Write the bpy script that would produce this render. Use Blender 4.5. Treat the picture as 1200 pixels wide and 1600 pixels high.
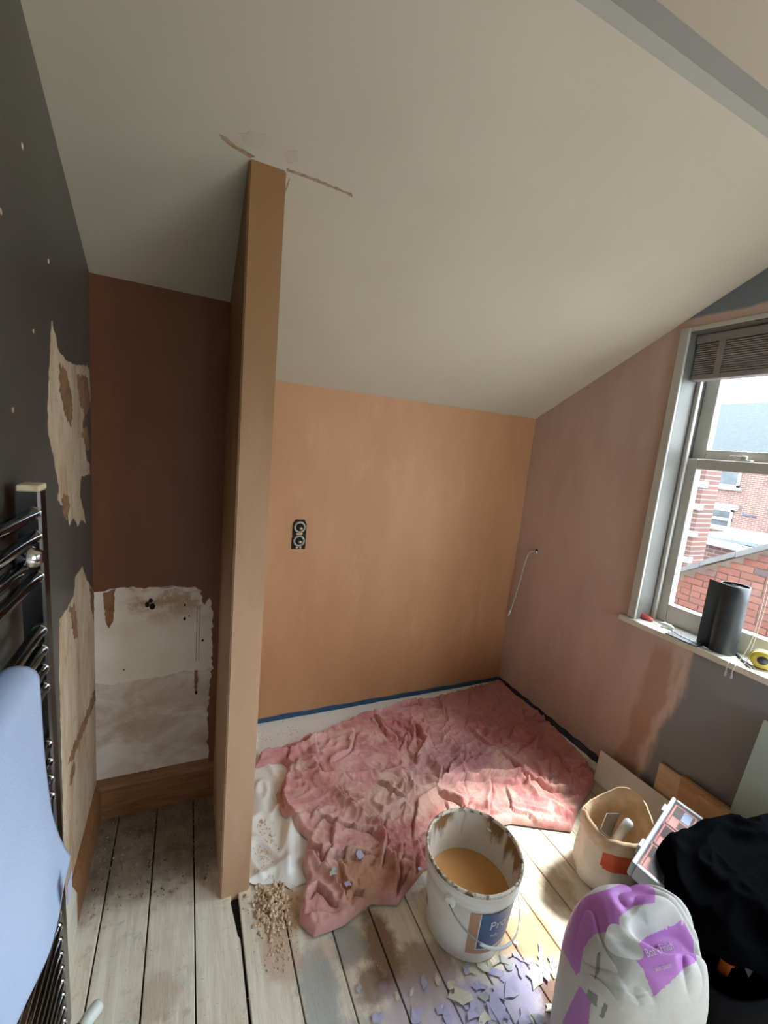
import bpy, bmesh, math, random
import numpy as np
from mathutils import Vector, Matrix, noise
from mathutils.geometry import tessellate_polygon
random.seed(7); rng = np.random.default_rng(7)
for o in list(bpy.data.objects): bpy.data.objects.remove(o, do_unlink=True)
S = bpy.context.scene; COL = S.collection
# ------------------------------------------------------------------ camera
F_PX = 669.755
RIGHT = Vector((0.9085342, -0.4073885, 0.09273737)); DOWN = Vector((0.02019443, -0.17888328, -0.98366303)); FWD = Vector((0.41732217, 0.89556428, -0.1542946))
cam = bpy.data.cameras.new('camera'); camo = bpy.data.objects.new('camera', cam); COL.objects.link(camo)
cam.sensor_fit = 'HORIZONTAL'; cam.sensor_width = 36; cam.lens = 36*F_PX/1200; cam.clip_start = .02; cam.clip_end = 300
m = Matrix.Identity(4)
for i in range(3): m[i][0] = RIGHT[i]; m[i][1] = -DOWN[i]; m[i][2] = -FWD[i]
m[2][3] = 1.5; camo.matrix_world = m; S.camera = camo
# ------------------------------------------------------------------ world, sun, exposure
w = bpy.data.worlds.new('sky'); S.world = w; w.use_nodes = True
bg = w.node_tree.nodes['Background']; bg.inputs[0].default_value = (.80, .90, 1.0, 1); bg.inputs[1].default_value = 5.0
S.view_settings.view_transform = 'Standard'; S.view_settings.look = 'None'; S.view_settings.gamma = 1
S.view_settings.use_curve_mapping = False; S.view_settings.exposure = 1.5
sun = bpy.data.lights.new('hazy_sun', 'SUN'); sun.energy = 7.5; sun.angle = math.radians(10); sun.color = (1, .97, .93)
suno = bpy.data.objects.new('hazy_sun', sun); COL.objects.link(suno)
suno.rotation_euler = Vector((-.85, .10, -1.55)).to_track_quat('-Z', 'Y').to_euler()
# room dimensions (metres; camera stands at x=0, y=0, 1.5 m above the boards)
XL, XR, YB, YA, YF = -.29, 1.938, 2.083, 1.70, -1.9
NX0, NX1, NY = .122, .213, 1.237
def slope_z(y): return 1.745 + .495*(YB-y)
RY, RZ = .778, 2.391
WY0, WY1, WZ0, WZ1 = .25, 1.25, .80, 2.10          # window in view
W2 = (-1.80, -.20, .70, 2.2)                        # second window, right wall, unseen behind the camera, widened to brighten the room
W3 = (.60, 1.85, .45, 2.1)                          # third window, unseen in the wall behind the camera, widened for light
def portal(name, loc, rot, sx, sy):
    l = bpy.data.lights.new(name, 'AREA'); l.shape = 'RECTANGLE'; l.size = sx; l.size_y = sy; l.energy = 1
    l.cycles.is_portal = True
    o = bpy.data.objects.new(name, l); COL.objects.link(o); o.location = loc; o.rotation_euler = rot
portal('window_portal', (2.19, (WY0+WY1)/2, (WZ0+WZ1)/2), (0, math.pi/2, 0), WZ1-WZ0, WY1-WY0)
portal('window_portal', (2.19, (W2[0]+W2[1])/2, (W2[2]+W2[3])/2), (0, math.pi/2, 0), W2[3]-W2[2], W2[1]-W2[0])
portal('window_portal', ((W3[0]+W3[1])/2, YF-.19, (W3[2]+W3[3])/2), (math.pi/2, 0, 0), W3[1]-W3[0], W3[3]-W3[2])

# ------------------------------------------------------------------ helpers
def tag(o, label=None, cat=None, group=None, kind=None):
    if label: o['label'] = label
    if cat: o['category'] = cat
    if group: o['group'] = group
    if kind: o['kind'] = kind
    return o
def par(o, p):
    # every mesh is modelled in world coordinates, so only a top-level Empty's own place has to be undone
    o.parent = p
    o.matrix_parent_inverse = p.matrix_basis.inverted() if p.parent is None else Matrix.Identity(4)
def empty(name, loc=(0, 0, 0)):
    o = bpy.data.objects.new(name, None); COL.objects.link(o); o.location = loc; o.empty_display_size = .05
    return o
def mobj(name, vs, fs, mat, parent=None, smooth=False):
    me = bpy.data.meshes.new(name); me.from_pydata([tuple(v) for v in vs], [], fs); me.update()
    return link(name, me, mat, parent, smooth)
def link(name, me, mat, parent=None, smooth=False):
    if mat is not None:
        for mm in (mat if isinstance(mat, (list, tuple)) else [mat]): me.materials.append(mm)
    if smooth:
        for p in me.polygons: p.use_smooth = True
    o = bpy.data.objects.new(name, me); COL.objects.link(o)
    if parent: par(o, parent)
    return o
def bm_obj(name, bm, mat, parent=None, smooth=False, recalc=True):
    if recalc: bmesh.ops.recalc_face_normals(bm, faces=bm.faces)
    me = bpy.data.meshes.new(name); bm.to_mesh(me); bm.free()
    return link(name, me, mat, parent, smooth)
def bbox(bm, x0, x1, y0, y1, z0, z1, bev=0):
    r = bmesh.ops.create_cube(bm, size=1)
    for v in r['verts']: v.co = Vector((x0+(v.co.x+.5)*(x1-x0), y0+(v.co.y+.5)*(y1-y0), z0+(v.co.z+.5)*(z1-z0)))
    if bev:
        es = list({e for v in r['verts'] for e in v.link_edges}); bmesh.ops.bevel(bm, geom=es, offset=bev, segments=2, affect='EDGES', profile=.5)
def box(name, x0, x1, y0, y1, z0, z1, mat, parent=None, bev=0):
    bm = bmesh.new(); bbox(bm, x0, x1, y0, y1, z0, z1, bev); return bm_obj(name, bm, mat, parent)
def boxes(name, lst, mat, parent=None, bev=0):
    bm = bmesh.new()
    for b in lst: bbox(bm, *b, bev)
    return bm_obj(name, bm, mat, parent)
def btube(bm, pts, r, n=10, cap=True):
    pts = [Vector(p) for p in pts]; rs = r if isinstance(r, (list, tuple)) else [r]*len(pts)
    rings = []; up = None
    for i, p in enumerate(pts):
        t = (pts[min(i+1, len(pts)-1)]-pts[max(i-1, 0)]).normalized()
        if up is None: up = t.orthogonal().normalized()
        up = (up - t*up.dot(t)).normalized(); s = t.cross(up)
        rings.append([bm.verts.new(p+(up*math.cos(a)+s*math.sin(a))*rs[i]) for a in [2*math.pi*k/n for k in range(n)]])
    for a, b in zip(rings, rings[1:]):
        for k in range(n): bm.faces.new((a[k], a[(k+1) % n], b[(k+1) % n], b[k]))
    if cap: bm.faces.new(rings[0][::-1]); bm.faces.new(rings[-1])
def tube(name, pts, r, mat, parent=None, n=10):
    bm = bmesh.new(); btube(bm, pts, r, n); return bm_obj(name, bm, mat, parent, True)
def catmull(pts, k=6):
    P = [Vector(p) for p in pts]; P = [P[0]*2-P[1]]+P+[P[-1]*2-P[-2]]; out = []
    for i in range(1, len(P)-2):
        for j in range(k):
            t = j/k; a, b, c, d = P[i-1:i+3]
            out.append(.5*((2*b)+(c-a)*t+(2*a-5*b+4*c-d)*t*t+(3*b-a-3*c+d)*t**3))
    return out+[P[-2]]
def lathe(name, prof, c, mat, parent=None, n=48, smooth=True):
    vs = []; fs = []
    for (r, z) in prof:
        for k in range(n):
            a = 2*math.pi*k/n; vs.append((c[0]+r*math.cos(a), c[1]+r*math.sin(a), c[2]+z))
    for i in range(len(prof)-1):
        for k in range(n):
            k2 = (k+1) % n; fs.append((i*n+k, i*n+k2, (i+1)*n+k2, (i+1)*n+k))
    return mobj(name, vs, fs, mat, parent, smooth)
def bprism(bm, poly, fn, t0, t1):
    """polygon (u,v) list, fn(u,v,t)->xyz, from t0 to t1"""
    a = [bm.verts.new(fn(u, v, t0)) for u, v in poly]; b = [bm.verts.new(fn(u, v, t1)) for u, v in poly]
    n = len(poly)
    for i, j, k in tessellate_polygon([[Vector((u, v, 0)) for u, v in poly]]): bm.faces.new((a[i], a[j], a[k])); bm.faces.new((b[k], b[j], b[i]))
    for i in range(n): bm.faces.new((a[i], b[i], b[(i+1) % n], a[(i+1) % n]))
def prism(name, poly, fn, t0, t1, mat, parent=None):
    bm = bmesh.new(); bprism(bm, poly, fn, t0, t1); return bm_obj(name, bm, mat, parent)
def ragged(poly, step=.012, amp=.006, seed=0, closed=True):
    out = []
    n = len(poly)
    for i in range(n if closed else n-1):
        a = Vector(poly[i]); b = Vector(poly[(i+1) % n]); d = b-a; k = max(1, int(d.length/step))
        nrm = Vector((-d.y, d.x)).normalized() if d.length > 0 else Vector((0, 0))
        for j in range(k):
            p = a+d*(j/k); q = Vector((p.x*60+seed*7.3, p.y*60, seed))
            p = p+nrm*amp*(noise.noise(q)+.8*noise.noise(q*2.7)+.5*noise.noise(q*6.1)); out.append((p.x, p.y))
    return out
# ------------------------------------------------------------------ node materials
class NT:
    def __init__(s, name, rough=.8, metallic=0):
        s.m = bpy.data.materials.new(name); s.m.use_nodes = True; s.t = s.m.node_tree; s.b = s.t.nodes['Principled BSDF']
        s.b.inputs['Roughness'].default_value = rough; s.b.inputs['Metallic'].default_value = metallic; s._p = None
    def n(s, typ, **kw):
        x = s.t.nodes.new(typ)
        for k, v in kw.items(): setattr(x, k, v)
        return x
    def set(s, inp, v):
        if isinstance(v, bpy.types.NodeSocket): s.t.links.new(v, inp)
        elif isinstance(v, (tuple, list)) and len(v) == 3 and inp.type == 'RGBA': inp.default_value = (*v, 1)
        else: inp.default_value = v
    def pos(s):
        if s._p is None: s._p = s.n('ShaderNodeNewGeometry').outputs['Position']
        return s._p
    def obj(s): return s.n('ShaderNodeTexCoord').outputs['Object']
    def vmul(s, v, k):
        x = s.n('ShaderNodeVectorMath', operation='MULTIPLY'); s.set(x.inputs[0], v); x.inputs[1].default_value = k; return x.outputs[0]
    def xyz(s, v=None):
        x = s.n('ShaderNodeSeparateXYZ'); s.set(x.inputs[0], v or s.pos()); return x.outputs
    def noise(s, scale, vec=None, detail=4, rough=.55, k=None, dist=0):
        x = s.n('ShaderNodeTexNoise'); v = vec or s.pos()
        if k: v = s.vmul(v, k)
        s.set(x.inputs['Vector'], v); x.inputs['Scale'].default_value = scale; x.inputs['Detail'].default_value = detail; x.inputs['Roughness'].default_value = rough
        x.inputs['Distortion'].default_value = dist
        return x.outputs[0]
    def math(s, op, a, b=0.0, clamp=False):
        x = s.n('ShaderNodeMath', operation=op, use_clamp=clamp); s.set(x.inputs[0], a); s.set(x.inputs[1], b); return x.outputs[0]
    def step(s, v, lo, hi):
        x = s.n('ShaderNodeMapRange', interpolation_type='SMOOTHSTEP'); s.set(x.inputs[0], v); x.inputs[1].default_value = lo; x.inputs[2].default_value = hi
        x.inputs[3].default_value = 0; x.inputs[4].default_value = 1; return x.outputs[0]
    def mix(s, f, a, b):
        x = s.n('ShaderNodeMix', data_type='RGBA'); s.set(x.inputs[0], f); s.set(x.inputs[6], a); s.set(x.inputs[7], b); return x.outputs[2]
    def ramp(s, f, stops):
        x = s.n('ShaderNodeValToRGB'); s.set(x.inputs[0], f); e = x.color_ramp.elements
        while len(e) < len(stops): e.new(.5)
        for el, (p, c) in zip(e, stops): el.position = p; el.color = (*c, 1)
        return x.outputs[0]
    def blob(s, cx, cy, rx, ry, soft=.35, amp=.9, scale=14):
        o = s.xyz(); dx = s.math('DIVIDE', s.math('SUBTRACT', o[0], cx), rx); dy = s.math('DIVIDE', s.math('SUBTRACT', o[1], cy), ry)
        d = s.math('SQRT', s.math('ADD', s.math('MULTIPLY', dx, dx), s.math('MULTIPLY', dy, dy)))
        if not hasattr(s, '_bn'): s._bn = s.noise(scale, detail=6, rough=.65)
        d = s.math('ADD', d, s.math('MULTIPLY', s.math('SUBTRACT', s._bn, .5), amp*2))
        return s.math('SUBTRACT', 1.0, s.step(d, 1-soft, 1+soft))
    def bump(s, h, strength=.3, dist=.002):
        x = s.n('ShaderNodeBump'); s.set(x.inputs['Height'], h); x.inputs['Strength'].default_value = strength; x.inputs['Distance'].default_value = dist
        s.t.links.new(x.outputs[0], s.b.inputs['Normal'])
    def col(s, c): s.set(s.b.inputs['Base Color'], c); return s
    def out(s): return s.m
def simple(name, c1, c2=None, scale=8, rough=.7, metallic=0, bump=None, k=None, coat=0):
    t = NT(name, rough, metallic)
    if c2: t.col(t.mix(t.step(t.noise(scale, k=k), .3, .7), c1, c2))
    else: t.col(c1)
    if bump: t.bump(t.noise(bump[0], detail=5, k=k), bump[1], bump[2] if len(bump) > 2 else .002)
    if coat: t.b.inputs['Coat Weight'].default_value = coat
    return t.out()
def plaster_nodes(t, a=(.46, .232, .112), b=(.41, .20, .094), c=(.53, .305, .17)):
    n1 = t.noise(2.6, k=(1.6, 1.6, .55), detail=5, rough=.6); n2 = t.noise(9, k=(1, 1, .35), detail=6, rough=.7)
    x = t.mix(t.step(n1, .32, .68), b, a); x = t.mix(t.math('MULTIPLY', t.step(n2, .52, .8), .55), x, c)
    t.bump(t.math('ADD', t.noise(60, detail=3), t.math('MULTIPLY', t.noise(6, detail=2), 2.0)), .12, .003)
    return x
M = {}
t = NT('skim_plaster', .62); t.col(plaster_nodes(t)); M['plaster'] = t.out()
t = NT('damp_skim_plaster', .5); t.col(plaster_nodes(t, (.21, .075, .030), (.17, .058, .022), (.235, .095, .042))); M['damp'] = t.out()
t = NT('graded_skim_plaster', .58); o = t.xyz(); pc = plaster_nodes(t, (.54, .335, .215), (.48, .285, .17), (.60, .41, .29))
t.col(t.mix(t.step(t.math('ADD', o[2], t.math('MULTIPLY', t.math('SUBTRACT', t.noise(3.5, k=(1.5, 1.5, .6), detail=5), .5), 1.0)), .75, 1.75), pc, (.28, .142, .055))); M['graded'] = t.out()  # browner and darker towards the top of the partition
# right wall: skim plaster with the old grey paint left below the sill and above the window head
t = NT('skim_over_grey', .6); o = t.xyz(); pc = plaster_nodes(t, (.56, .40, .335), (.48, .335, .275), (.60, .47, .41))
edge = t.math('ADD', t.math('SUBTRACT', o[1], t.math('MULTIPLY', o[2], -.13)), t.math('MULTIPLY', t.math('SUBTRACT', t.noise(7, k=(1, 1.6, .5), detail=5), .5), .16))
low = t.math('MULTIPLY', t.math('SUBTRACT', 1.0, t.step(edge, 1.055, 1.10)), t.math('SUBTRACT', 1.0, t.step(o[2], 1.0, 1.05)))
smear = t.math('MULTIPLY', t.math('MULTIPLY', t.step(edge, 1.04, 1.085), t.math('SUBTRACT', 1.0, t.step(edge, 1.10, 1.14))), t.math('SUBTRACT', 1.0, t.step(o[2], .95, 1.0)))
damp = t.math('MULTIPLY', t.math('MULTIPLY', t.step(edge, 1.10, 1.13), t.math('SUBTRACT', 1.0, t.step(edge, 1.2, 1.25))), t.math('SUBTRACT', 1.0, t.step(o[2], .68, .78)))
top = t.step(t.math('ADD', o[2], t.math('MULTIPLY', t.noise(9), .03)), 2.155, 2.17)
g = t.mix(t.step(t.noise(3), .3, .7), (.20, .205, .22), (.235, .24, .25))
c = t.mix(t.math('MULTIPLY', damp, .6), pc, (.36, .19, .10)); c = t.mix(t.math('MULTIPLY', smear, .6), c, (.62, .50, .42)); c = t.mix(low, c, g); c = t.mix(top, c, (.16, .19, .23)); t.col(c); M['rightwall'] = t.out()
M['grey_paint'] = simple('grey_wall_paint', (.075, .066, .058), (.10, .09, .08), 2.5, .36, bump=(40, .1))
t = NT('bare_old_plaster', .9); n1 = t.noise(7, k=(1, 2.2, .7), detail=6, rough=.65); n2 = t.noise(26, detail=5)
c = t.ramp(n1, [(.25, (.33, .20, .11)), (.42, (.50, .35, .22)), (.58, (.60, .46, .33)), (.75, (.66, .54, .42))]); t.col(t.mix(t.math('MULTIPLY', t.step(n2, .55, .7), .35), c, (.36, .23, .13))); t.bump(t.noise(50, detail=5), .5, .004); M['bare'] = t.out()
M['bare_brown'] = simple('brown_browning_plaster', (.20, .10, .045), (.32, .17, .08), 18, .95, bump=(60, .8, .005))
t = NT('alcove_old_wall', .9); n1 = t.noise(5, k=(1, 1, 1.6), detail=7, rough=.65, dist=.6)
t.col(t.ramp(n1, [(.25, (.44, .34, .27)), (.45, (.62, .53, .46)), (.6, (.78, .73, .68)), (.8, (.86, .83, .80))])); t.bump(t.noise(40, detail=6), .5, .003); M['alcove_low'] = t.out()
t = NT('alcove_old_white', .85); n1 = t.noise(7, detail=6, rough=.6); o = t.xyz()
brn = t.math('MULTIPLY', t.step(o[2], .73, .86), t.step(t.noise(6, detail=7, rough=.7, k=(1, 1, 1.4)), .44, .6))
c = t.mix(brn, t.mix(t.step(n1, .35, .7), (.88, .83, .76), (.82, .75, .65)), (.50, .35, .20)); t.col(c); t.bump(t.math('ADD', t.noise(45, detail=5), brn), .5, .003); M['alcove_white'] = t.out()
M['ceiling'] = simple('ceiling_paint', (.50, .455, .36), (.54, .495, .40), 1.6, .75, bump=(55, .06))
M['ridge'] = simple('grey_ridge_band', (.33, .345, .335), (.36, .375, .36), 3, .8)  # grey band along the ridge, beside a paler one
M['ridge2'] = simple('pale_ridge_band', (.42, .42, .385), (.45, .45, .41), 3, .8)
M['smear'] = simple('plaster_smear', (.27, .17, .10), (.40, .30, .21), 60, .95)
M['smear_p'] = simple('pink_plaster_smear', (.50, .42, .34), (.52, .45, .37), 30, .95)
M['room_white'] = simple('matt_white', (.80, .78, .74), None, 1, .8)
# floor boards
t = NT('worn_boards', .72); o = t.xyz()
g1 = t.noise(5, k=(9, .8, 1), detail=6, rough=.6); g2 = t.noise(16, detail=7, rough=.7); g3 = t.noise(3.2, detail=5, rough=.6)
c = t.mix(t.step(g1, .3, .72), (.70, .62, .48), (.87, .81, .69)); c = t.mix(t.math('MULTIPLY', t.step(g3, .54, .68), .45), c, (.55, .42, .28))
c = t.mix(t.math('MULTIPLY', t.step(g2, .55, .68), .55), c, (.50, .38, .26))
c = t.mix(t.math('MULTIPLY', t.step(t.noise(4.3, vec=t.vmul(t.pos(), (1, 1, 1)), detail=6, rough=.7, dist=.8), .575, .64), .65), c, (.44, .47, .47))
for (bx, by, rx, ry, colr, k) in [(.56, .93, .05, .11, (.19, .085, .03), .85), (.50, .86, .05, .05, (.16, .09, .045), .7), (.66, .84, .09, .07, (.30, .20, .12), .7), (1.02, .79, .11, .09, (.50, .31, .15), .85),
        (.90, .84, .06, .05, (.34, .25, .17), .6), (1.235, .88, .05, .09, (.36, .23, .12), .6), (.36, .90, .05, .11, (.38, .40, .40), .8), (.47, .97, .05, .06, (.33, .35, .35), .8), (.30, 1.13, .06, .08, (.62, .42, .27), .9), (.28, 1.02, .05, .08, (.58, .42, .30), .7),  # the brown spot left of the paper bag paints in its shadow
        (.62, .77, .13, .07, (.50, .44, .52), .75), (.80, .68, .17, .08, (.52, .48, .68), .85), (.93, .71, .06, .06, (.50, .46, .66), .8), (.98, .64, .05, .05, (.22, .11, .05), .9), (.40, .76, .06, .06, (.40, .42, .43), .7), (-.05, 1.03, .05, .06, (.45, .33, .22), .5), (1.75, 1.1, .15, .25, (.36, .25, .14), .8)]:
    c = t.mix(t.math('MULTIPLY', t.blob(bx, by, rx, ry), k), c, colr)
alc = t.math('MULTIPLY', t.step(t.math('ADD', o[1], t.math('MULTIPLY', t.math('SUBTRACT', g2, .5), .25)), 1.27, 1.42), t.math('SUBTRACT', 1.0, t.step(o[0], .16, .2)))
dirt = t.mix(t.step(g2, .35, .65), (.085, .06, .042), (.26, .20, .15))
c = t.mix(t.math('MULTIPLY', alc, .85), c, dirt); t.col(c)
t.bump(t.math('ADD', t.noise(30, k=(6, .6, 1), detail=4), t.math('MULTIPLY', g2, 1.5)), .35, .003); M['boards'] = t.out()
M['void'] = simple('dark_underfloor', (.012, .010, .008), None, 1, 1)
M['wood_dark'] = simple('dark_stained_wood', (.22, .095, .038), (.32, .15, .062), 9, .55, bump=(20, .3), k=(1, 6, 8))
M['wood_pale'] = simple('pale_softwood', (.52, .36, .21), (.62, .45, .28), 7, .7, bump=(25, .2), k=(5, 1, 5))
M['wood_mid'] = simple('orange_softwood', (.40, .22, .10), (.50, .30, .15), 7, .7, bump=(25, .2), k=(5, 1, 5))
M['gloss'] = simple('white_gloss_frame', (.44, .43, .39), (.49, .475, .43), 4, .35)
M['cream'] = simple('cream_gloss', (.62, .57, .47), (.70, .66, .57), 6, .4)
M['board_primed'] = simple('primed_board', (.60, .53, .45), (.66, .60, .53), 5, .6)
# ------------------------------------------------------------------ structure
fl = tag(box('floor', XL-.2, XR+.2, YF-.2, YB+.2, -.12, -.022, M['void']), kind='structure')
bx = -.343; k = 0
while bx < XR:
    x0 = max(bx+.0022, XL); x1 = min(bx+0.130-.0022, XR)
    if k == 3: x1 -= .004
    dz = random.uniform(-.0012, .0012)
    ya = YF; cuts = [YF]
    if k % 4 == 1: cuts += [-.4+.13*k]
    elif k % 4 == 3: cuts += [-.9+.05*k]
    if k == 9: cuts += [1.02]
    if k == 11: cuts += [1.12]
    cuts += [YB]
    for a, b in zip(cuts, cuts[1:]):
        bm = bmesh.new()
        if k == 3 and b == YB:
            # wide open gap beside the foot of the partition
            bprism(bm, [(x0, a), (x1, a), (x1, 1.10), (x1-.006, 1.112), (x1-.018, 1.215), (x1-.014, 1.237), (x1, 1.25), (x1, b), (x0, b)], lambda u, v, tt: (u, v, tt), -.022+dz, dz)
        else: bbox(bm, x0, x1, a+.0015, b-.0015, -.022+dz, dz, .002)
        bm_obj('floorboard', bm, M['boards'], fl)
    bx += 0.130; k += 1
# walls
def walls():
    T = .25
    tag(box('wall_back', NX1, XR+T, YB, YB+.2, -.12, 2.2, M['plaster']), kind='structure')
    wl = tag(box('wall_left', XL-.2, XL, YF-.2, YB+.2, -.12, 2.7, M['grey_paint']), kind='structure')
    tag(box('wall_front', XL-.2, W3[0], YF-.2, YF, -.12, 2.7, M['room_white']), kind='structure')
    wf = boxes('wall_front', [(W3[1], XR+T, YF-.2, YF, -.12, 2.7), (W3[0], W3[1], YF-.2, YF, -.12, W3[2]), (W3[0], W3[1], YF-.2, YF, W3[3], 2.7)], M['room_white']); tag(wf, kind='structure')
    wr = boxes('wall_right', [(XR, XR+T, WY1, YB+.2, -.12, 2.6), (XR, XR+T, WY0, WY1, -.12, WZ0-.03), (XR, XR+T, WY0, WY1, WZ1, 2.7), (XR, XR+T, W2[1], WY0, -.12, 2.7),
        (XR, XR+T, W2[0], W2[1], -.12, W2[2]), (XR, XR+T, W2[0], W2[1], W2[3], 2.7), (XR, XR+T, YF-.2, W2[0], -.12, 2.7)], M['rightwall']); tag(wr, kind='structure')
    # ceiling: the slope, the grey ridge strips, the flat part behind
    def yz(u, v, tt): return (tt, u, v)
    cs = prism('ceiling', [(YB+.2, slope_z(YB+.2)), (RY, RZ), (RY, RZ+.25), (YB+.2, slope_z(YB+.2)+.25)], yz, XL-.2, XR+T, M['ceiling']); tag(cs, kind='structure')
    tag(prism('ridge_band_1', [(RY, RZ), (.748, RZ+.004), (.748, RZ+.25), (RY, RZ+.25)], yz, XL-.2, XR+T, M['ridge2']), kind='structure')
    tag(prism('ridge_band_2', [(.748, RZ+.004), (.702, RZ), (.702, RZ+.25), (.748, RZ+.25)], yz, XL-.2, XR+T, M['ridge']), kind='structure')
    tag(prism('ceiling', [(.702, RZ), (YF-.2, RZ), (YF-.2, RZ+.25), (.702, RZ+.25)], yz, XL-.2, XR+T, M['ceiling']), kind='structure')
    # smears of plaster and pencil lines on the slope round the head of the partition
    def sl(u, v, tt): return (u, v, slope_z(v)-tt*.9)
    def smear(name, poly, mat, amp=.004): prism(name, ragged(poly, .008, amp, len(poly)), sl, -.004, .0012, mat, cs)
    smear('plaster_smear', [(.05, 1.208), (.066, 1.211), (.10, 1.222), (.135, 1.228), (.122, 1.236), (.085, 1.226), (.055, 1.218)], M['smear'], .003)
    smear('plaster_smear', [(.212, 1.230), (.26, 1.230), (.32, 1.232), (.39, 1.236), (.395, 1.242), (.33, 1.238), (.26, 1.236), (.212, 1.236)], M['smear'], .002)
    smear('plaster_smear', [(.09, 1.19), (.15, 1.175), (.16, 1.205), (.11, 1.215)], M['smear_p'], .006)
    smear('plaster_smear', [(.20, 1.20), (.228, 1.185), (.235, 1.205), (.21, 1.22)], M['smear_p'], .004)
    smear('plaster_smear', [(.222, 1.25), (.226, 1.25), (.222, 1.29), (.218, 1.29)], M['smear'], .001)
    # alcove back wall with its layers
    wa = tag(box('wall_alcove', XL, NX0, YA, YA+.15, -.12, 2.1, M['alcove_low']), kind='structure')
    def xz(u, v, tt): return (u, YA-tt, v)
    up = [(-.29, .902), (-.255, .908), (-.2, .918), (-.12, .912), (-.03, .915), (.03, .905), (.055, .89), (.058, .84), (.068, .832), (.082, .855), (.092, .85), (.098, .80), (.103, .56), (.095, .46), (.092, .33), (.1, .2), (.1, .15), (.125, .15), (.125, 1.97), (-.30, 1.97), (-.30, .902)]
    rp = ragged(up[:17], .012, .007, 3, False)
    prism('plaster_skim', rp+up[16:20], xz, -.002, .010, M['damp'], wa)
    wh = [(-.29, .555), (-.24, .545), (-.15, .552), (-.06, .556), (0, .566), (.06, .556), (.105, .566), (.112, .70), (.112, .90), (-.29, .92)]
    prism('old_white_coat', ragged(wh, .012, .005, 5), xz, -.002, .005, M['alcove_white'], wa)
    for poly in ([(-.262, .90), (-.225, .91), (-.232, .79), (-.245, .765), (-.256, .80)], [(.040, .56), (.049, .56), (.050, .52), (.046, .47), (.042, .47), (.038, .52)]):
        prism('brown_scar', ragged(poly, .01, .004, 9), xz, 0, .0065, M['bare_brown'], wa)
    for x in (.042, .052): prism('drip_line', [(x, .60), (x+.0015, .60), (x+.0015, .83), (x, .83)], xz, 0, .0062, M['bare_brown'], wa)
    for (x, z, r) in [(-.125, .845, .008), (-.11, .838, .01), (-.115, .86, .007), (.0, .835, .004), (.0, .78, .005), (.015, .79, .003), (.065, .685, .004), (.095, .84, .004), (.1, .73, .004), (-.2, .60, .003), (.047, .465, .005)]:
        prism('nail_hole', ragged([(x+r*math.cos(a), z+1.3*r*math.sin(a)) for a in [i*.785 for i in range(8)]], .01, .002, 2), xz, 0, .0072, M['void'], wa)
    # partition stub (nib) between alcove and corner
    bm = bmesh.new()
    bprism(bm, [(NY, -.02), (YB+.1, -.02), (YB+.1, slope_z(YB+.1)+.03), (NY, slope_z(NY)+.03)], yz, NX0, NX1)
    bmesh.ops.bevel(bm, geom=[e for e in bm.edges if all(abs(v.co.y-NY) < 1e-4 for v in e.verts) and abs(e.verts[0].co.z-e.verts[1].co.z) > 1], offset=.004, segments=2, affect='EDGES')
    nb = bm_obj('wall_partition', bm, M['graded']); tag(nb, kind='structure')
    # bare patches on the grey left wall
    def ly(u, v, tt): return (XL+tt, u, v)
    PA = [(1.261, 1.705), (1.29, 1.68), (1.314, 1.647), (1.385, 1.639), (1.504, 1.639), (1.631, 1.655), (1.668, 1.642), (1.682, 1.554), (1.557, 1.482), (1.588, 1.424), (1.603, 1.369), (1.649, 1.353), (1.657, 1.319), (1.529, 1.322), (1.508, 1.268), (1.556, 1.211), (1.58, 1.17), (1.528, 1.193), (1.478, 1.184), (1.427, 1.22), (1.383, 1.207), (1.353, 1.257), (1.316, 1.271), (1.276, 1.291), (1.291, 1.324), (1.253, 1.397), (1.217, 1.451), (1.212, 1.508), (1.227, 1.565), (1.243, 1.623)]
    PB = [(1.526, 1.047), (1.577, 0.989), (1.699, 0.903), (1.699, .15), (1.25, .15), (1.25, 0.555), (1.25, 0.824), (1.262, 0.985), (1.358, 0.989), (1.416, 0.995), (1.443, 1.043)]
    prism('bare_plaster_patch', ragged(PA, .012, .006, 1), ly, -.002, .0015, M['bare'], wl)
    prism('bare_plaster_patch', ragged(PB, .012, .006, 2), ly, -.002, .0015, M['bare'], wl)
    for i, pl in enumerate(([(1.311, 1.614), (1.365, 1.616), (1.407, 1.58), (1.436, 1.515), (1.418, 1.467), (1.366, 1.489), (1.316, 1.542)], [(1.319, 1.301), (1.362, 1.289), (1.394, 1.258), (1.351, 1.228), (1.316, 1.263)],
        [(1.49, 1.61), (1.63, 1.62), (1.67, 1.55), (1.60, 1.50), (1.52, 1.54)], [(1.54, 1.45), (1.60, 1.47), (1.66, 1.42), (1.62, 1.40)], [(1.36, .98), (1.42, .96), (1.45, .85), (1.40, .87)], [(1.62, .95), (1.69, .9), (1.69, .8), (1.65, .86)], [(1.673, .541), (1.697, .49), (1.355, .511), (1.308, .545)], [(1.32, .49), (1.37, .50), (1.38, .46), (1.33, .45)])):
        prism('brown_scar', ragged(pl, .007, .013, 10+i), ly, -.002, .0025, M['bare_brown'], wl)
    for (y, z) in [(1.10, 1.98), (.98, 1.82), (1.13, 1.66), (1.25, 1.83), (1.0, 1.5)]:
        prism('paint_chip', ragged([(y+.004*math.cos(a), z+.005*math.sin(a)) for a in [i*1.047 for i in range(6)]], .004, .002, 4), ly, -.002, .0012, M['bare'], wl)
walls()
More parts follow.
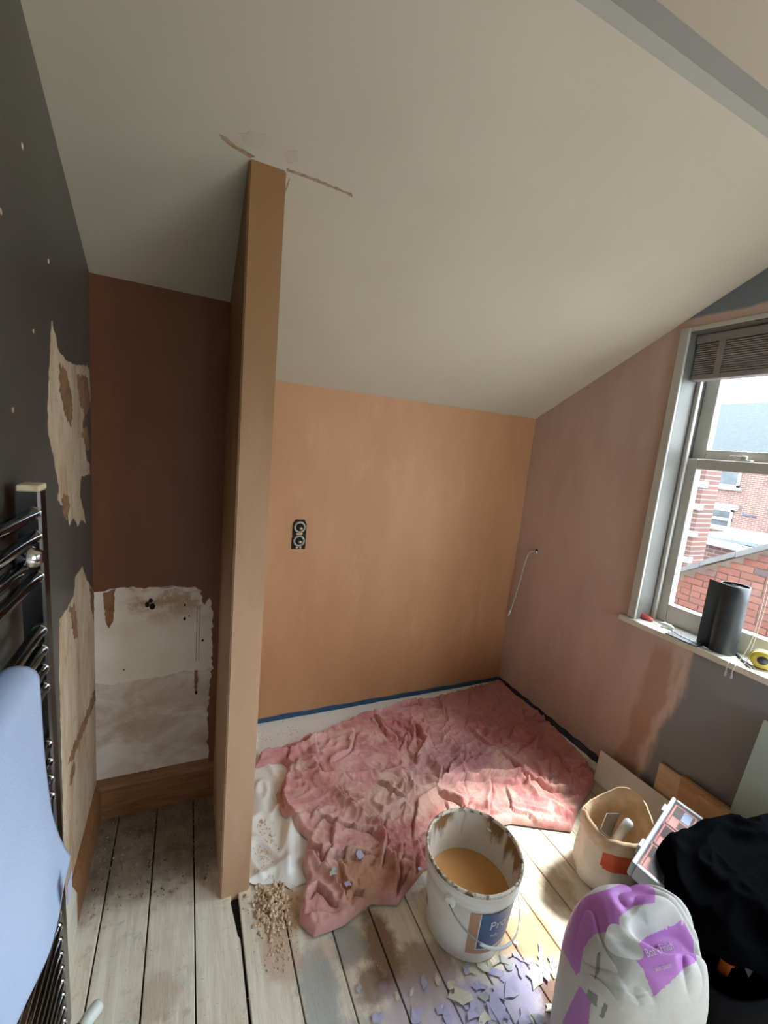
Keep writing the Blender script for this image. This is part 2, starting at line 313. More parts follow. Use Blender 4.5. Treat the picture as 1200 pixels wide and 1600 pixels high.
# skirting boards
def skirt(name, prof, fn, a, b, mat): return tag(prism(name, prof, fn, a, b, mat), kind='structure')
PR = [(0, 0), (.018, 0), (.018, .125), (.013, .140), (.009, .150), (.004, .158), (0, .160)]
skirt('baseboard_alcove', PR, lambda u, v, tt: (tt, YA-u, v), XL, NX0, M['wood_dark'])
skirt('baseboard_left', PR, lambda u, v, tt: (XL+u, tt, v*.94), 1.30, YA-.018, M['wood_dark'])
skirt('baseboard_left', PR, lambda u, v, tt: (XL+u, tt, v*.94), YF, 1.298, M['cream'])
# ------------------------------------------------------------------ window
t = NT('window_glass'); tr = t.n('ShaderNodeBsdfTransparent'); gl = t.n('ShaderNodeBsdfGlossy'); gl.inputs['Roughness'].default_value = .02
mx = t.n('ShaderNodeMixShader')
mx.inputs[0].default_value = .045; t.t.links.new(tr.outputs[0], mx.inputs[1]); t.t.links.new(gl.outputs[0], mx.inputs[2]); tr.inputs[0].default_value = (.95, .97, .97, 1)
t.t.links.new(mx.outputs[0], t.t.nodes['Material Output'].inputs[0]); M['glass'] = t.out()
M['lining'] = simple('shaded_box_lining', (.115, .108, .096), (.15, .14, .124), 5, .5)  # lining colour darkened to paint in the dimness of the reveal
def window():
    w1 = tag(empty('window_1', (XR, .75, WZ0)), kind='structure')
    X1 = 2.06
    # box lining, staff beads, architrave
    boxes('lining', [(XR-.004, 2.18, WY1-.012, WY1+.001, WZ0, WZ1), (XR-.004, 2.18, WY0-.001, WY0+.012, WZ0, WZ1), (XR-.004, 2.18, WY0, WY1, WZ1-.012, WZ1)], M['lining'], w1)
    for s, y in ((1, WY1), (-1, WY0)):
        ya, yb = (y-.012, y+.028) if s > 0 else (y-.028, y+.012)
        box('architrave', XR-.014, XR+.002, ya, yb, WZ0-.0, WZ1+.01, M['gloss'], w1, .004)
        ya, yb = (y-.032, y-.012) if s > 0 else (y+.012, y+.032)
        box('staff_bead', X1-.024, X1-.004, ya, yb, WZ0, WZ1-.012, M['gloss'], w1, .005)
    box('head_trim', XR-.010, XR+.002, WY0-.03, WY1+.03, WZ1-.006, WZ1+.012, M['gloss'], w1, .003)
    tag(box('window_sill', XR-.026, 2.07, WY0-.06, WY1+.062, WZ0-.028, WZ0, M['cream'], w1, .006), 'cream painted sill board')
    def sash(name, x, z0, z1, bot, top):
        y0, y1 = WY0+.012, WY1-.012; st = .058
        s = empty(name, (x, .75, z0)); par(s, w1)
        bm = bmesh.new()
        for (a, b, c_, d) in ((y1-st, y1, z0, z1), (y0, y0+st, z0, z1), (y0+st, y1-st, z0, z0+bot), (y0+st, y1-st, z1-top, z1)): bbox(bm, x, x+.042, a, b, c_, d, .004)
        f = bm_obj('sash_frame', bm, M['gloss']); f.parent = s; f.matrix_parent_inverse = Matrix.Translation((x, .75, z0)).inverted()
        g = box('pane', x+.018, x+.022, y0+st-.006, y1-st+.006, z0+bot-.006, z1-top+.006, M['glass']); g.parent = s; g.matrix_parent_inverse = f.matrix_parent_inverse
        return s
    s1 = sash('lower_sash', X1, .80, 1.568, .088, .046)
    s2 = sash('upper_sash', X1+.046, 1.53, WZ1-.012, .082, .06)
    # parting of the two sash Empties: their parent inverse is the window's place
    for s in (s1, s2): s.matrix_parent_inverse = w1.matrix_basis.inverted()
    # cam fastener on the meeting rail
    bm = bmesh.new(); bbox(bm, 2.068, 2.098, .985, 1.045, 1.568, 1.576, .003); bbox(bm, 2.074, 2.09, 1.005, 1.028, 1.576, 1.592, .005); bbox(bm, 2.076, 2.086, 1.02, 1.07, 1.582, 1.590, .003)
    tag(bm_obj('sash_fastener', bm, M['gloss'], w1), 'white sash fastener')
    # plain unseen windows, widened to light the room from behind the camera
    for nm, (x0, x1, y0, y1) in (('unseen_window_2', (2.08, 2.12, W2[0], W2[1])), ('unseen_window_3', (W3[0], W3[1], YF-.14, YF-.10))):
        r = tag(empty(nm, ((x0+x1)/2, (y0+y1)/2, .8)), kind='structure'); bm = bmesh.new(); f = .05
        za, zb = (W2 if nm == 'unseen_window_2' else W3)[2:]
        for z in (za, (za+zb)/2, zb-f): bbox(bm, x0, x1, y0, y1, z, z+f, .003)
        if nm == 'unseen_window_2':
            bbox(bm, x0, x1, y0, y0+f, za, zb, .003); bbox(bm, x0, x1, y1-f, y1, za, zb, .003)
        else:
            bbox(bm, x0, x0+f, y0, y1, za, zb, .003); bbox(bm, x1-f, x1, y0, y1, za, zb, .003)
        bm_obj('window_frame', bm, M['gloss'], r)
        if nm == 'unseen_window_2': box('pane', x0+.018, x0+.022, y0+.045, y1-.045, za+.04, zb-.04, M['glass'], r)
        else: box('pane', x0+.045, x1-.045, y0+.018, y0+.022, za+.04, zb-.04, M['glass'], r)
window()
M['blind'] = simple('dark_wood_slat', (.20, .18, .175), (.25, .225, .215), 6, .4, k=(1, 1, 8))
def blind():
    b = tag(empty('venetian_blind', (2.0, .75, 1.9)), 'dark wooden venetian blind drawn up at the window head', 'blind')
    box('head_rail', 1.975, 2.03, WY0+.014, WY1-.014, 2.05, 2.086, M['blind'], b, .004)
    for i in range(14): box('slat', 1.978+random.uniform(-.002, .002), 2.028, WY0+.02, WY1-.02, 1.9235+i*.0089, 1.9295+i*.0089, M['blind'], b, .0015)
    box('bottom_rail', 1.976, 2.03, WY0+.02, WY1-.02, 1.898, 1.921, M['blind'], b, .004)
    M['cord'] = simple('cream_cord', (.66, .62, .52), None, 1, .9)
    for (y, dx) in ((1.13, 0), (.885, .0)):
        box('ladder_tape', 1.9735, 1.9755, y-.012, y+.012, 1.90, 2.06, M['blind'], b)
    tube('pull_cord', catmull([(1.972, .80, 2.04), (1.970, .806, 1.5), (1.965, .80, 1.0), (1.955, .815, .83), (1.935, .83, .808), (1.906, .835, .795), (1.903, .835, .76)]), .0016, M['cord'], b, 6)
    tube('pull_cord', catmull([(1.972, .79, 2.04), (1.970, .795, 1.5), (1.966, .79, 1.05), (1.96, .80, .84), (1.94, .80, .808), (1.906, .812, .795), (1.903, .815, .765)]), .0016, M['cord'], b, 6)
    for y in (.835, .815):
        bm = bmesh.new(); btube(bm, [(1.903, y, .768), (1.903, y, .760), (1.903, y, .745), (1.903, y, .742)], [.002, .004, .0055, .001], 8); bm_obj('cord_knob', bm, M['gloss'], b, True)
blind()
# ------------------------------------------------------------------ sheets on the floor
t = NT('plastic_sheet', .35); n2 = t.noise(22, detail=7, rough=.7)
spots = t.math('MULTIPLY', t.step(n2, .60, .66), t.step(t.noise(4.5, detail=3), .42, .6)); t.col(t.mix(spots, (.80, .80, .76), (.52, .36, .22))); t.b.inputs['Sheen Weight'].default_value = .1
t.bump(t.noise(12, detail=4), .3, .004); M['sheet'] = t.out()
t = NT('dusty_red_cloth', .95); a = t.noise(3.0, detail=6, rough=.65); b2 = t.noise(11, detail=6, rough=.7); o = t.xyz()
c = t.mix(t.step(a, .36, .64), (.48, .16, .155), (.66, .35, .32)); c = t.mix(t.math('MULTIPLY', t.step(b2, .45, .7), .65), c, (.70, .53, .43))
corner_tone = t.math('MULTIPLY', t.step(t.math('ADD', o[0], t.math('MULTIPLY', o[1], .55)), 2.15, 2.45), t.step(t.math('ADD', o[1], t.math('MULTIPLY', a, .4)), 1.3, 1.75))
c = t.mix(t.math('MULTIPLY', corner_tone, .7), c, (.30, .095, .078))  # cloth darker red towards the back right corner
c = t.mix(t.math('MULTIPLY', t.blob(.58, 1.13, .14, .09), .75), c, (.50, .27, .16)); c = t.mix(t.math('MULTIPLY', t.blob(.72, 1.08, .08, .05), .75), c, (.34, .14, .08)); c = t.mix(t.math('MULTIPLY', t.blob(.85, 1.38, .22, .12), .55), c, (.64, .48, .38)); c = t.mix(t.math('MULTIPLY', t.blob(1.2, 1.5, .2, .12), .6), c, (.36, .16, .20))
t.col(c); t.b.inputs['Sheen Weight'].default_value = .25; t.bump(t.math('ADD', t.noise(300, detail=2), t.math('MULTIPLY', t.noise(35, detail=4), 2.5)), .35, .002); M['cloth'] = t.out()
def seg_d(P, a, b):
    a = np.array(a, float); b = np.array(b, float); d = b-a; L2 = (d**2).sum(); u = np.clip(((P-a)@d)/L2, 0, 1)
    q = P-(a+u[:, None]*d); dist = np.hypot(q[:, 0], q[:, 1]); side = np.sign(d[0]*q[:, 1]-d[1]*q[:, 0]); return dist, side, u
def inside(P, poly):
    n = len(poly); r = np.zeros(len(P), bool); x, y = P[:, 0], P[:, 1]
    for i in range(n):
        (x1, y1), (x2, y2) = poly[i], poly[(i+1) % n]
        if y1 == y2: continue
        c = ((y1 > y) != (y2 > y)) & (x < (x2-x1)*(y-y1)/(y2-y1)+x1); r ^= c
    return r
def nz(P, s, seed=0, z=0): return np.array([noise.noise(Vector((p[0]*s+seed*3.1, p[1]*s-seed*1.7, z+seed))) for p in P])
def sheet_mesh(name, poly, step, hfun, mat, parent=None, z0=0.0):
    poly = [tuple(p) for p in poly]
    xs = [p[0] for p in poly]; ys = [p[1] for p in poly]; nx = int((max(xs)-min(xs))/step)+3; ny = int((max(ys)-min(ys))/step)+3
    gx, gy = np.meshgrid(min(xs)-step+np.arange(nx)*step, min(ys)-step+np.arange(ny)*step, indexing='ij'); P = np.stack([gx.ravel(), gy.ravel()], 1)
    ins = inside(P, poly); best = np.full(len(P), 9.); near = P.copy()
    for i in range(len(poly)):
        a = np.array(poly[i]); b = np.array(poly[(i+1) % len(poly)]); dd = b-a; u = np.clip(((P-a)@dd)/max((dd**2).sum(), 1e-9), 0, 1); q = a+u[:, None]*dd; di = np.hypot(*(P-q).T)
        k = di < best; best[k] = di[k]; near[k] = q[k]
    P = np.where(ins[:, None], P, near); ed = np.where(ins, best, 0)
    I = ins.reshape(nx, ny); use = I[:-1, :-1] | I[1:, :-1] | I[:-1, 1:] | I[1:, 1:]
    ids = np.arange(nx*ny).reshape(nx, ny); ii, jj = np.nonzero(use)
    quads = np.stack([ids[ii, jj], ids[ii+1, jj], ids[ii+1, jj+1], ids[ii, jj+1]], 1)
    uniq, inv = np.unique(quads, return_inverse=True); inv = inv.reshape(quads.shape); P = P[uniq]; ed = ed[uniq]
    V = np.column_stack([P, z0+hfun(P, ed)])
    return mobj(name, V.tolist(), inv.tolist(), mat, parent, True)
CP = [(1.915, 2.045), (1.48, 2.01), (1.035, 1.98), (0.717, 1.925), (0.533, 1.861), (0.33, 1.833), (0.301, 1.766), (0.42, 1.761), (0.445, 1.712), (0.365, 1.587), (0.367, 1.486), (0.419, 1.378), (0.439, 1.337), (0.394, 1.253), (0.398, 1.192), (0.363, 1.138), (0.342, 1.075), (0.375, 1.022), (0.466, 1.02), (0.576, 1.05), (0.654, 1.018), (0.71, 1.045), (0.80, 1.09), (0.944, 1.11), (1.10, 1.16), (1.245, 1.141), (1.36, 1.079), (1.458, 1.027), (1.587, 1.102), (1.773, 1.18), (1.871, 1.3), (1.915, 1.696)]
FOLDS = [[(0.561, 1.71), (0.563, 1.611), (0.71, 1.573), (0.871, 1.52), (1.022, 1.443), (1.044, 1.398)], [(1.044, 1.398), (1.097, 1.457), (1.081, 1.544), (1.013, 1.545)], [(1.044, 1.398), (1.233, 1.454), (1.466, 1.466)], [(1.031, 1.402), (1.149, 1.382), (1.335, 1.35), (1.53, 1.317)], [(0.549, 1.561), (0.619, 1.52), (0.631, 1.432), (0.67, 1.356)], [(0.495, 1.415), (0.574, 1.344), (0.656, 1.287), (0.687, 1.209)], [(0.694, 1.317), (0.703, 1.217), (0.643, 1.137)], [(0.551, 1.352), (0.492, 1.239), (0.453, 1.205)], [(0.453, 1.205), (0.467, 1.273), (0.412, 1.331)], [(0.465, 1.224), (0.542, 1.215), (0.618, 1.194)], [(0.827, 1.214), (0.902, 1.341), (1.017, 1.38)], [(1.03, 1.349), (1.088, 1.246)], [(1.288, 1.337), (1.167, 1.203)], [(1.334, 1.284), (1.282, 1.164), (1.351, 1.093)], [(1.457, 1.321), (1.435, 1.179), (1.518, 1.052)], [(1.466, 1.466), (1.486, 1.311), (1.53, 1.201), (1.643, 1.146)], [(1.36, 1.954), (1.406, 1.761), (1.494, 1.653), (1.481, 1.507)], [(0.81, 1.939), (0.992, 1.94), (1.166, 1.978), (1.344, 1.927)], [(0.792, 1.841), (0.747, 1.715), (0.637, 1.665)], [(0.965, 1.92), (0.967, 1.762)], [(0.414, 1.291), (0.48, 1.128), (0.496, 1.08)], [(0.516, 1.206), (0.509, 1.117), (0.563, 1.056), (0.599, 1.064)], [(0.703, 1.19), (0.705, 1.115), (0.65, 1.025)], [(0.364, 1.128), (0.421, 1.149), (0.462, 1.072)], [(0.36, 1.071), (0.435, 1.053)], [(1.143, 1.785), (1.131, 1.663), (1.013, 1.545)], [(1.235, 1.681), (1.264, 1.552), (1.274, 1.461)], [(1.41, 1.678), (1.448, 1.541)], [(0.34, 1.821), (0.479, 1.799), (0.649, 1.86)], [(0.425, 1.674), (0.377, 1.566), (0.419, 1.411)], [(0.871, 1.455), (0.947, 1.394), (1.029, 1.399)], [(0.779, 1.485), (0.86, 1.372)], [(0.602, 1.508), (0.614, 1.421), (0.676, 1.338), (0.747, 1.285)], [(1.755, 1.422), (1.71, 1.259), (1.751, 1.205)], [(1.683, 1.623), (1.672, 1.424)]]
def cloth_h(P, ed):
    wob = np.column_stack([nz(P, 9, 1), nz(P, 9, 2)])*.016+np.column_stack([nz(P, 26, 3), nz(P, 26, 4)])*.006
    Q = P+wob
    h = .016+.018*np.abs(nz(P, 3.5, 5))+.006*nz(P, 8, 6)
    r1 = 1-np.abs(nz(Q*np.array([1.0, 1.6]), 11, 7)); r2 = 1-np.abs(nz(Q*np.array([1.7, 1.0]), 19, 8)); msk = np.clip(nz(P, 5, 9)*1.6+.5, 0, 1)
    h += .013*np.clip(r1-.76, 0, 1)/.24*msk+.0035*np.clip(r2-.75, 0, 1)/.25
    fr = random.Random(3); folds = [(f, 1.0) for f in FOLDS]
    for _ in range(150):      # small random tucks between the large folds
        c = np.array([fr.uniform(.4, 1.85), fr.uniform(1.05, 1.98)]); a = fr.uniform(0, 3.14) if fr.random() < .4 else math.atan2(c[1]-1.4, c[0]-1.04)+fr.gauss(0, .3)
        L = fr.uniform(.03, .13); d = np.array([math.cos(a), math.sin(a)])*L; b = np.array([-d[1], d[0]])*fr.uniform(-.4, .4)
        folds.append(([tuple(c-d), tuple(c+b), tuple(c+d)], fr.uniform(.25, .6)))
    for i, (f, k) in enumerate(folds):
        A = k*(.021+.007*math.sin(i*2.3)); wd = .0135+.004*math.cos(i*1.7); bd = np.full(len(P), 9.); bs = np.zeros(len(P)); tp = np.zeros(len(P)); n = len(f)-1
        for j in range(n):
            d, s, u = seg_d(Q, f[j], f[j+1]); k2 = d < bd; bd[k2] = d[k2]; bs[k2] = s[k2]; tp[k2] = (j+u[k2])/n
        taper = np.clip(np.minimum(tp, 1-tp)*6+.35, 0, 1); sg = 1 if i % 2 else -1
        soft = np.exp(-(bd/(wd*1.5))**2); steep = np.exp(-(bd/(wd*.20))**2)
        h += A*taper*np.where(bs*sg > 0, soft, steep) - .75*A*taper*np.where(bs*sg > 0, 0, np.exp(-((bd-wd*.48)/(wd*.30))**2))
    h = np.maximum(h, .003)
    e = np.clip(ed/.022, 0, 1); h = .002+(h+.006*np.exp(-((ed-.016)/.01)**2))*np.sqrt(np.clip(1-(1-e)**2, 0, 1))
    return h
SP = [(.214, 2.081), (1.937, 2.081), (1.937, 1.33), (1.70, 1.32), (1.2, 1.30), (.80, 1.22), (.56, 1.20), (.44, 1.15), (.388, 1.195), (.34, 1.19), (.315, 1.222), (.226, 1.244), (.214, 1.25)]
def sheet_h(P, ed): 
    h = .0008+.004*np.clip(nz(P, 7, 11)+.3, 0, 1)+.014*np.clip(1-np.abs(nz(P*np.array([1.5, .7]), 8, 12))*6, 0, 1)*np.clip((.46-P[:, 0])*8, 0, 1)*np.clip(ed/.03, 0, 1)
    # a raised fold at the front left corner and along the edge of the red cloth
    h += .020*np.exp(-((P[:, 0]-.37-.25*(P[:, 1]-1.35))/.016)**2)*np.clip((1.62-P[:, 1])*6, 0, 1)*np.clip((P[:, 1]-1.2)*15, 0, 1)
    h += .014*np.exp(-((P[:, 1]-1.265-.2*(P[:, 0]-.25))/.014)**2)*np.clip((.40-P[:, 0])*9, 0, 1)
    return h
ps = sheet_mesh('plastic_sheet', SP, .008, sheet_h, M['sheet'], None, .0014)
tag(ps, 'white plastic sheet on the boards beside the partition, speckled with crumbs', 'plastic sheet')
dc = sheet_mesh('dust_sheet', CP, .0046, cloth_h, M['cloth'], None, .0062)
tag(dc, 'crumpled dusty red cloth dust sheet spread in the corner', 'dust sheet')
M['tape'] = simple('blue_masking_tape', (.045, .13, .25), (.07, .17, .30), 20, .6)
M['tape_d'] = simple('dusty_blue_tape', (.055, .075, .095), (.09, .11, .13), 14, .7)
def tape(name, pts, wv, mat, lab):
    bm = bmesh.new(); vs = []
    for i, (p, q) in enumerate(pts):
        vs.append((bm.verts.new(p), bm.verts.new(q)))
    for a, b in zip(vs, vs[1:]): bm.faces.new((a[0], b[0], b[1], a[1]))
    r = bmesh.ops.solidify(bm, geom=bm.faces[:], thickness=.0012); tag(bm_obj(name, bm, mat), lab, 'masking tape')
n = 24; L = []
for i in range(n+1):
    x = NX1+.004+(XR-.006-NX1)*i/n; z = .030+.003*math.sin(i*1.9); L.append(((x, YB-.0015, z), (x, YB-.003-.004*abs(math.sin(i*1.3)), .004)))
tape('masking_tape', L, 0, M['tape'], 'bright blue masking tape along the foot of the back wall')
L = []
for i in range(n+1):
    y = 1.285+(YB-.008-1.285)*i/n; z = .034+.004*math.sin(i*2.1); L.append(((XR-.0015, y, z), (XR-.014-.006*abs(math.sin(i*1.7)), y, .004)))
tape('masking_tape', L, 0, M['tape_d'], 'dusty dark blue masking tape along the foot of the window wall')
# ------------------------------------------------------------------ bucket
t = NT('bucket_plastic', .32); o = t.xyz()
dz = t.math('ADD', o[2], t.math('MULTIPLY', t.noise(26, k=(1, 1, .22), detail=5), -.22))
t.col(t.mix(t.math('MULTIPLY', t.step(dz, .085, .125), t.step(t.noise(12, k=(1, 1, .1), detail=3), .40, .52)), t.mix(t.step(t.noise(9, detail=5), .4, .7), (.70, .66, .58), (.64, .57, .47)), (.24, .13, .05))); M['bucket_in'] = t.out()
t = NT('bucket_plastic_outer', .32); n1 = t.noise(7, detail=6)
t.col(t.mix(t.step(n1, .42, .72), (.86, .85, .82), (.76, .69, .62))); M['bucket'] = t.out()
t = NT('bucket_rim', .5); t.col(t.mix(t.step(t.noise(38, detail=6, rough=.7), .46, .58), (.66, .60, .50), (.14, .085, .045))); t.bump(t.noise(70), .6, .004); M['rim'] = t.out()
t = NT('plaster_water', .03); t.col((.58, .29, .095)); t.b.inputs['Coat Weight'].default_value = .2; M['water'] = t.out()
M['wire'] = simple('galvanised_wire', (.30, .30, .29), None, 1, .35, .9)
M['lab_tan'] = simple('label_tan', (.50, .29, .18), (.45, .27, .18), 20, .5)
M['lab_blue'] = simple('label_blue', (.028, .075, .20), (.05, .13, .29), 12, .4, k=(1, 1, .5))
M['lab_white'] = simple('label_white', (.72, .74, .76), None, 1, .5)
M['lab_lilac'] = simple('label_lilac', (.30, .28, .52), (.40, .38, .60), 12, .5)
BC = (.848, .910, .0008); BR0, BR1, BH = .124, .146, .272
def brad(z): return BR0+(BR1-BR0)*min(1, z/.25)
def cyl_patch(name, a0, a1, z0, z1, mat, parent, off=.0012, n=16, shear=0, c=BC, rf=None):
    rf = rf or brad; vs = []; fs = []
    for i in range(n+1):
        a = math.radians(a0+(a1-a0)*i/n)
        for z in (z0, z1):
            zz = z; r = rf(zz)+off; vs.append((c[0]+r*math.cos(a), c[1]+r*math.sin(a), c[2]+zz))
    for i in range(n): fs.append((i*2, i*2+2, i*2+3, i*2+1))
    o = mobj(name, vs, fs, mat, parent, True); return o
def text_mesh(body, size):
    cu = bpy.data.curves.new('lettering', 'FONT'); cu.body = body; cu.size = size; cu.align_x = 'CENTER'; cu.extrude = .0004; cu.resolution_u = 3
    o = bpy.data.objects.new('lettering', cu); COL.objects.link(o); bpy.context.view_layer.update()
    dg = bpy.context.evaluated_depsgraph_get(); me = bpy.data.meshes.new_from_object(o.evaluated_get(dg)); bpy.data.objects.remove(o); me.materials.clear(); return me
def bucket():
    b = tag(empty('bucket', BC), 'white plastic builder\'s bucket half full of tan plaster water', 'bucket')
    def sh(p): return p
    lathe('bucket_wall', [(0, .001), (BR0-.006, .001), (BR0, .006), (brad(.08), .08), (brad(.16), .16), (brad(.212), .212), (BR1+.003, .214), (BR1+.004, .226), (BR1, .228), (BR1, .250), (BR1+.006, .252), (BR1+.006, .262)], BC, M['bucket'], b, 64)
    lathe('rim', [(BR1+.006, .262), (BR1+.007, .268), (BR1+.003, .272), (BR1-.002, .270), (BR1-.003, .262)], BC, M['rim'], b, 64)
    lathe('inner_wall', [(BR1-.003, .262), (brad(.2)-.003, .2), (brad(.1)-.003, .1), (BR0-.004, .006), (0, .004)], BC, M['bucket_in'], b, 64)
    vs = [(BC[0], BC[1], .128)]+[(BC[0]+(brad(.128)-.0032)*math.cos(2*math.pi*k/64), BC[1]+(brad(.128)-.0032)*math.sin(2*math.pi*k/64), .128) for k in range(64)]
    tag(mobj('plaster_water', vs, [(0, k+1, (k+1) % 64+1) for k in range(64)], M['water'], b), 'tan cloudy water')
    # printed label on the side towards the window
    tag(cyl_patch('label', -126, -56, .045, .20, M['lab_tan'], b, .001), 'tan border of the label')
    lb = tag(cyl_patch('label', -113, -56, .066, .20, M['lab_blue'], b, .0016), 'blue printed label')
    cyl_patch('label_edge', -114.5, -113, .062, .20, M['lab_white'], lb, .0016, 2); cyl_patch('label_edge', -113, -56, .062, .066, M['lab_white'], lb, .0016)
    for body, size, z, ang in (('Pro', .042, .138, -88), ('tub', .018, .108, -92)):
        me = text_mesh(body, size)
        for v in me.vertices:
            a = math.radians(ang)+v.co.x/brad(z); r = brad(z)+.0022+v.co.z; zz = z+v.co.y; r += (brad(zz)-brad(z)); v.co = (BC[0]+r*math.cos(a), BC[1]+r*math.sin(a), BC[2]+zz)
        link('lettering', me, M['lab_white'], lb)
    tag(cyl_patch('label', -206, -192, .07, .10, M['lab_lilac'], b, .001, 4), 'small lilac sticker')
    # bail handle: lugs and drooping wire
    la = math.radians(-150); lb2 = math.radians(30)
    for a in (la, lb2):
        c = Vector((BC[0]+(BR1+.006)*math.cos(a), BC[1]+(BR1+.006)*math.sin(a), .214)); d = Vector((math.cos(a), math.sin(a), 0))
        bm = bmesh.new(); btube(bm, [c-d*.012, c+d*.004, c+d*.006], [.017, .016, .012], 14); bm_obj('handle_lug', bm, M['bucket'], b, True)
    pts = []
    for i in range(25):
        s = i/24; a = la+(lb2-la)*s; r = BR1+.012+.006*math.sin(math.pi*s); z = .212-.125*math.sin(math.pi*s)**.8; pts.append((BC[0]+r*math.cos(a), BC[1]+r*math.sin(a), z))
    tube('bail_handle', pts, .0022, M['wire'], b, 8)
    gp = [(BC[0]+(BR1+.018)*math.cos(la+(lb2-la)*s), BC[1]+(BR1+.018)*math.sin(la+(lb2-la)*s), .212-.125*math.sin(math.pi*s)**.8) for s in [.20+.016*i for i in range(15)]]
    tag(tube('handle_grip', gp, .0042, M['lab_white'], b, 10), 'white plastic grip sleeve')
bucket()
# ------------------------------------------------------------------ plaster sack
M['sk_white'] = simple('sack_paper_white', (.56, .555, .54), (.49, .475, .45), 6, .6, bump=(11, .55, .009), k=(1, 1, .5))
M['sk_purple'] = simple('sack_print_purple', (.47, .18, .55), (.42, .15, .49), 8, .5, bump=(14, .3, .006))
M['sk_text'] = simple('sack_lettering', (.70, .60, .70), None, 8, .6); M['sk_flap'] = simple('sack_inner_paper', (.66, .68, .67), (.60, .62, .61), 9, .6, bump=(20, .4, .005))
M['sk_grey'] = simple('sack_print_grey', (.22, .22, .21), None, 8, .6)
def loft(name, rings, mat, parent=None, cap_top=True, smooth=True):
    n = len(rings[0]); vs = [v for r in rings for v in r]; fs = []
    for i in range(len(rings)-1):
        for k in range(n): fs.append((i*n+k, i*n+(k+1) % n, (i+1)*n+(k+1) % n, (i+1)*n+k))
    fs.append(tuple(range(n))[::-1])
    if cap_top: fs.append(tuple(range((len(rings)-1)*n, len(rings)*n)))
    return mobj(name, vs, fs, mat, parent, smooth)
def sack_point(a, z, rad):
    """a: angle round the sack (0 = wide axis to the right), z: height, rad: radial factor"""
    ca, sa = math.cos(a), math.sin(a); e = 2/2.7
    u = .146*rad*abs(ca)**e*(1 if ca >= 0 else -1); v = .112*rad*abs(sa)**e*(1 if sa >= 0 else -1)
    wx, wy = (.915, -.403), (.403, .915)
    lean = -.06*(z/.48)
    return Vector((1.018+u*wx[0]+v*wy[0]+lean*.72, .502+u*wx[1]+v*wy[1]+lean*.45, z*1.03))
SACK_PROF = [(0.001, .55), (.002, .90), (.015, .985), (.06, 1.0), (.12, 1.01), (.18, 1.02), (.24, 1.02), (.29, 1.015), (.33, 1.0), (.36, .975), (.385, .94), (.405, .895), (.42, .84), (.432, .775), (.442, .70), (.45, .62), (.456, .53), (.46, .43), (.462, .33), (.463, .22), (.463, .08)]
SACK_N = 420
MOUTH = (1.010, .432)
SK_D = Vector((.637, .312, -.70)).normalized(); SK_E1 = Vector((.44, -.898, 0)).normalized(); SK_E2 = SK_E1.cross(SK_D)
def sack_rings():
    prof = []
    for (z0, r0), (z1, r1) in zip(SACK_PROF, SACK_PROF[1:]):
        for j in range(10): prof.append((z0+(z1-z0)*j/10, r0+(r1-r0)*j/10))
    prof.append(SACK_PROF[-1]); rings = []
    for i, (z, r) in enumerate(prof):
        top = max(0, min(1, (i-80)/36)); ring = []
        for k in range(SACK_N):
            a = 2*math.pi*k/SACK_N; ca, sa = math.cos(a), math.sin(a)
            w = .035*noise.noise(Vector((ca*1.6, sa*1.6, z*5)))+.012*noise.noise(Vector((ca*5, sa*5, z*16)))*min(1, z*20)
            p = sack_point(a, z, max(.02, r+w*(.4+.6*(1-top))))
            if z > .2:
                p.z += .030*top*((p.x-.97)*.915-(p.y-.47)*.403)/.12
                p.z += .020*top*((p.x-.97)*.403+(p.y-.47)*.915)/.1
                q = Vector((p.x*9, p.y*9, z*3)); cr = 1-abs(noise.noise(Vector((p.x*14+noise.noise(q)*1.5, p.y*8, 3.3))))*3
                p.z += top*(.016*noise.noise(q)-.014*max(0, cr)**2)
                # folded lip behind the mouth stands up, the mouth itself is sunk
                u = (p.x-MOUTH[0])*.915-(p.y-MOUTH[1])*.403; v = (p.x-MOUTH[0])*.403+(p.y-MOUTH[1])*.915
                p.z += .020*math.exp(-((v-.050)/.024)**2-(u/.09)**2)*top
                e = (u/.075)**2+((v-.004*math.sin(u*60))/.026)**2
                p.z -= .055/(1+math.exp((e-1)*5))*min(1, top*2)
            ring.append(p)
        rings.append(ring)
    return rings
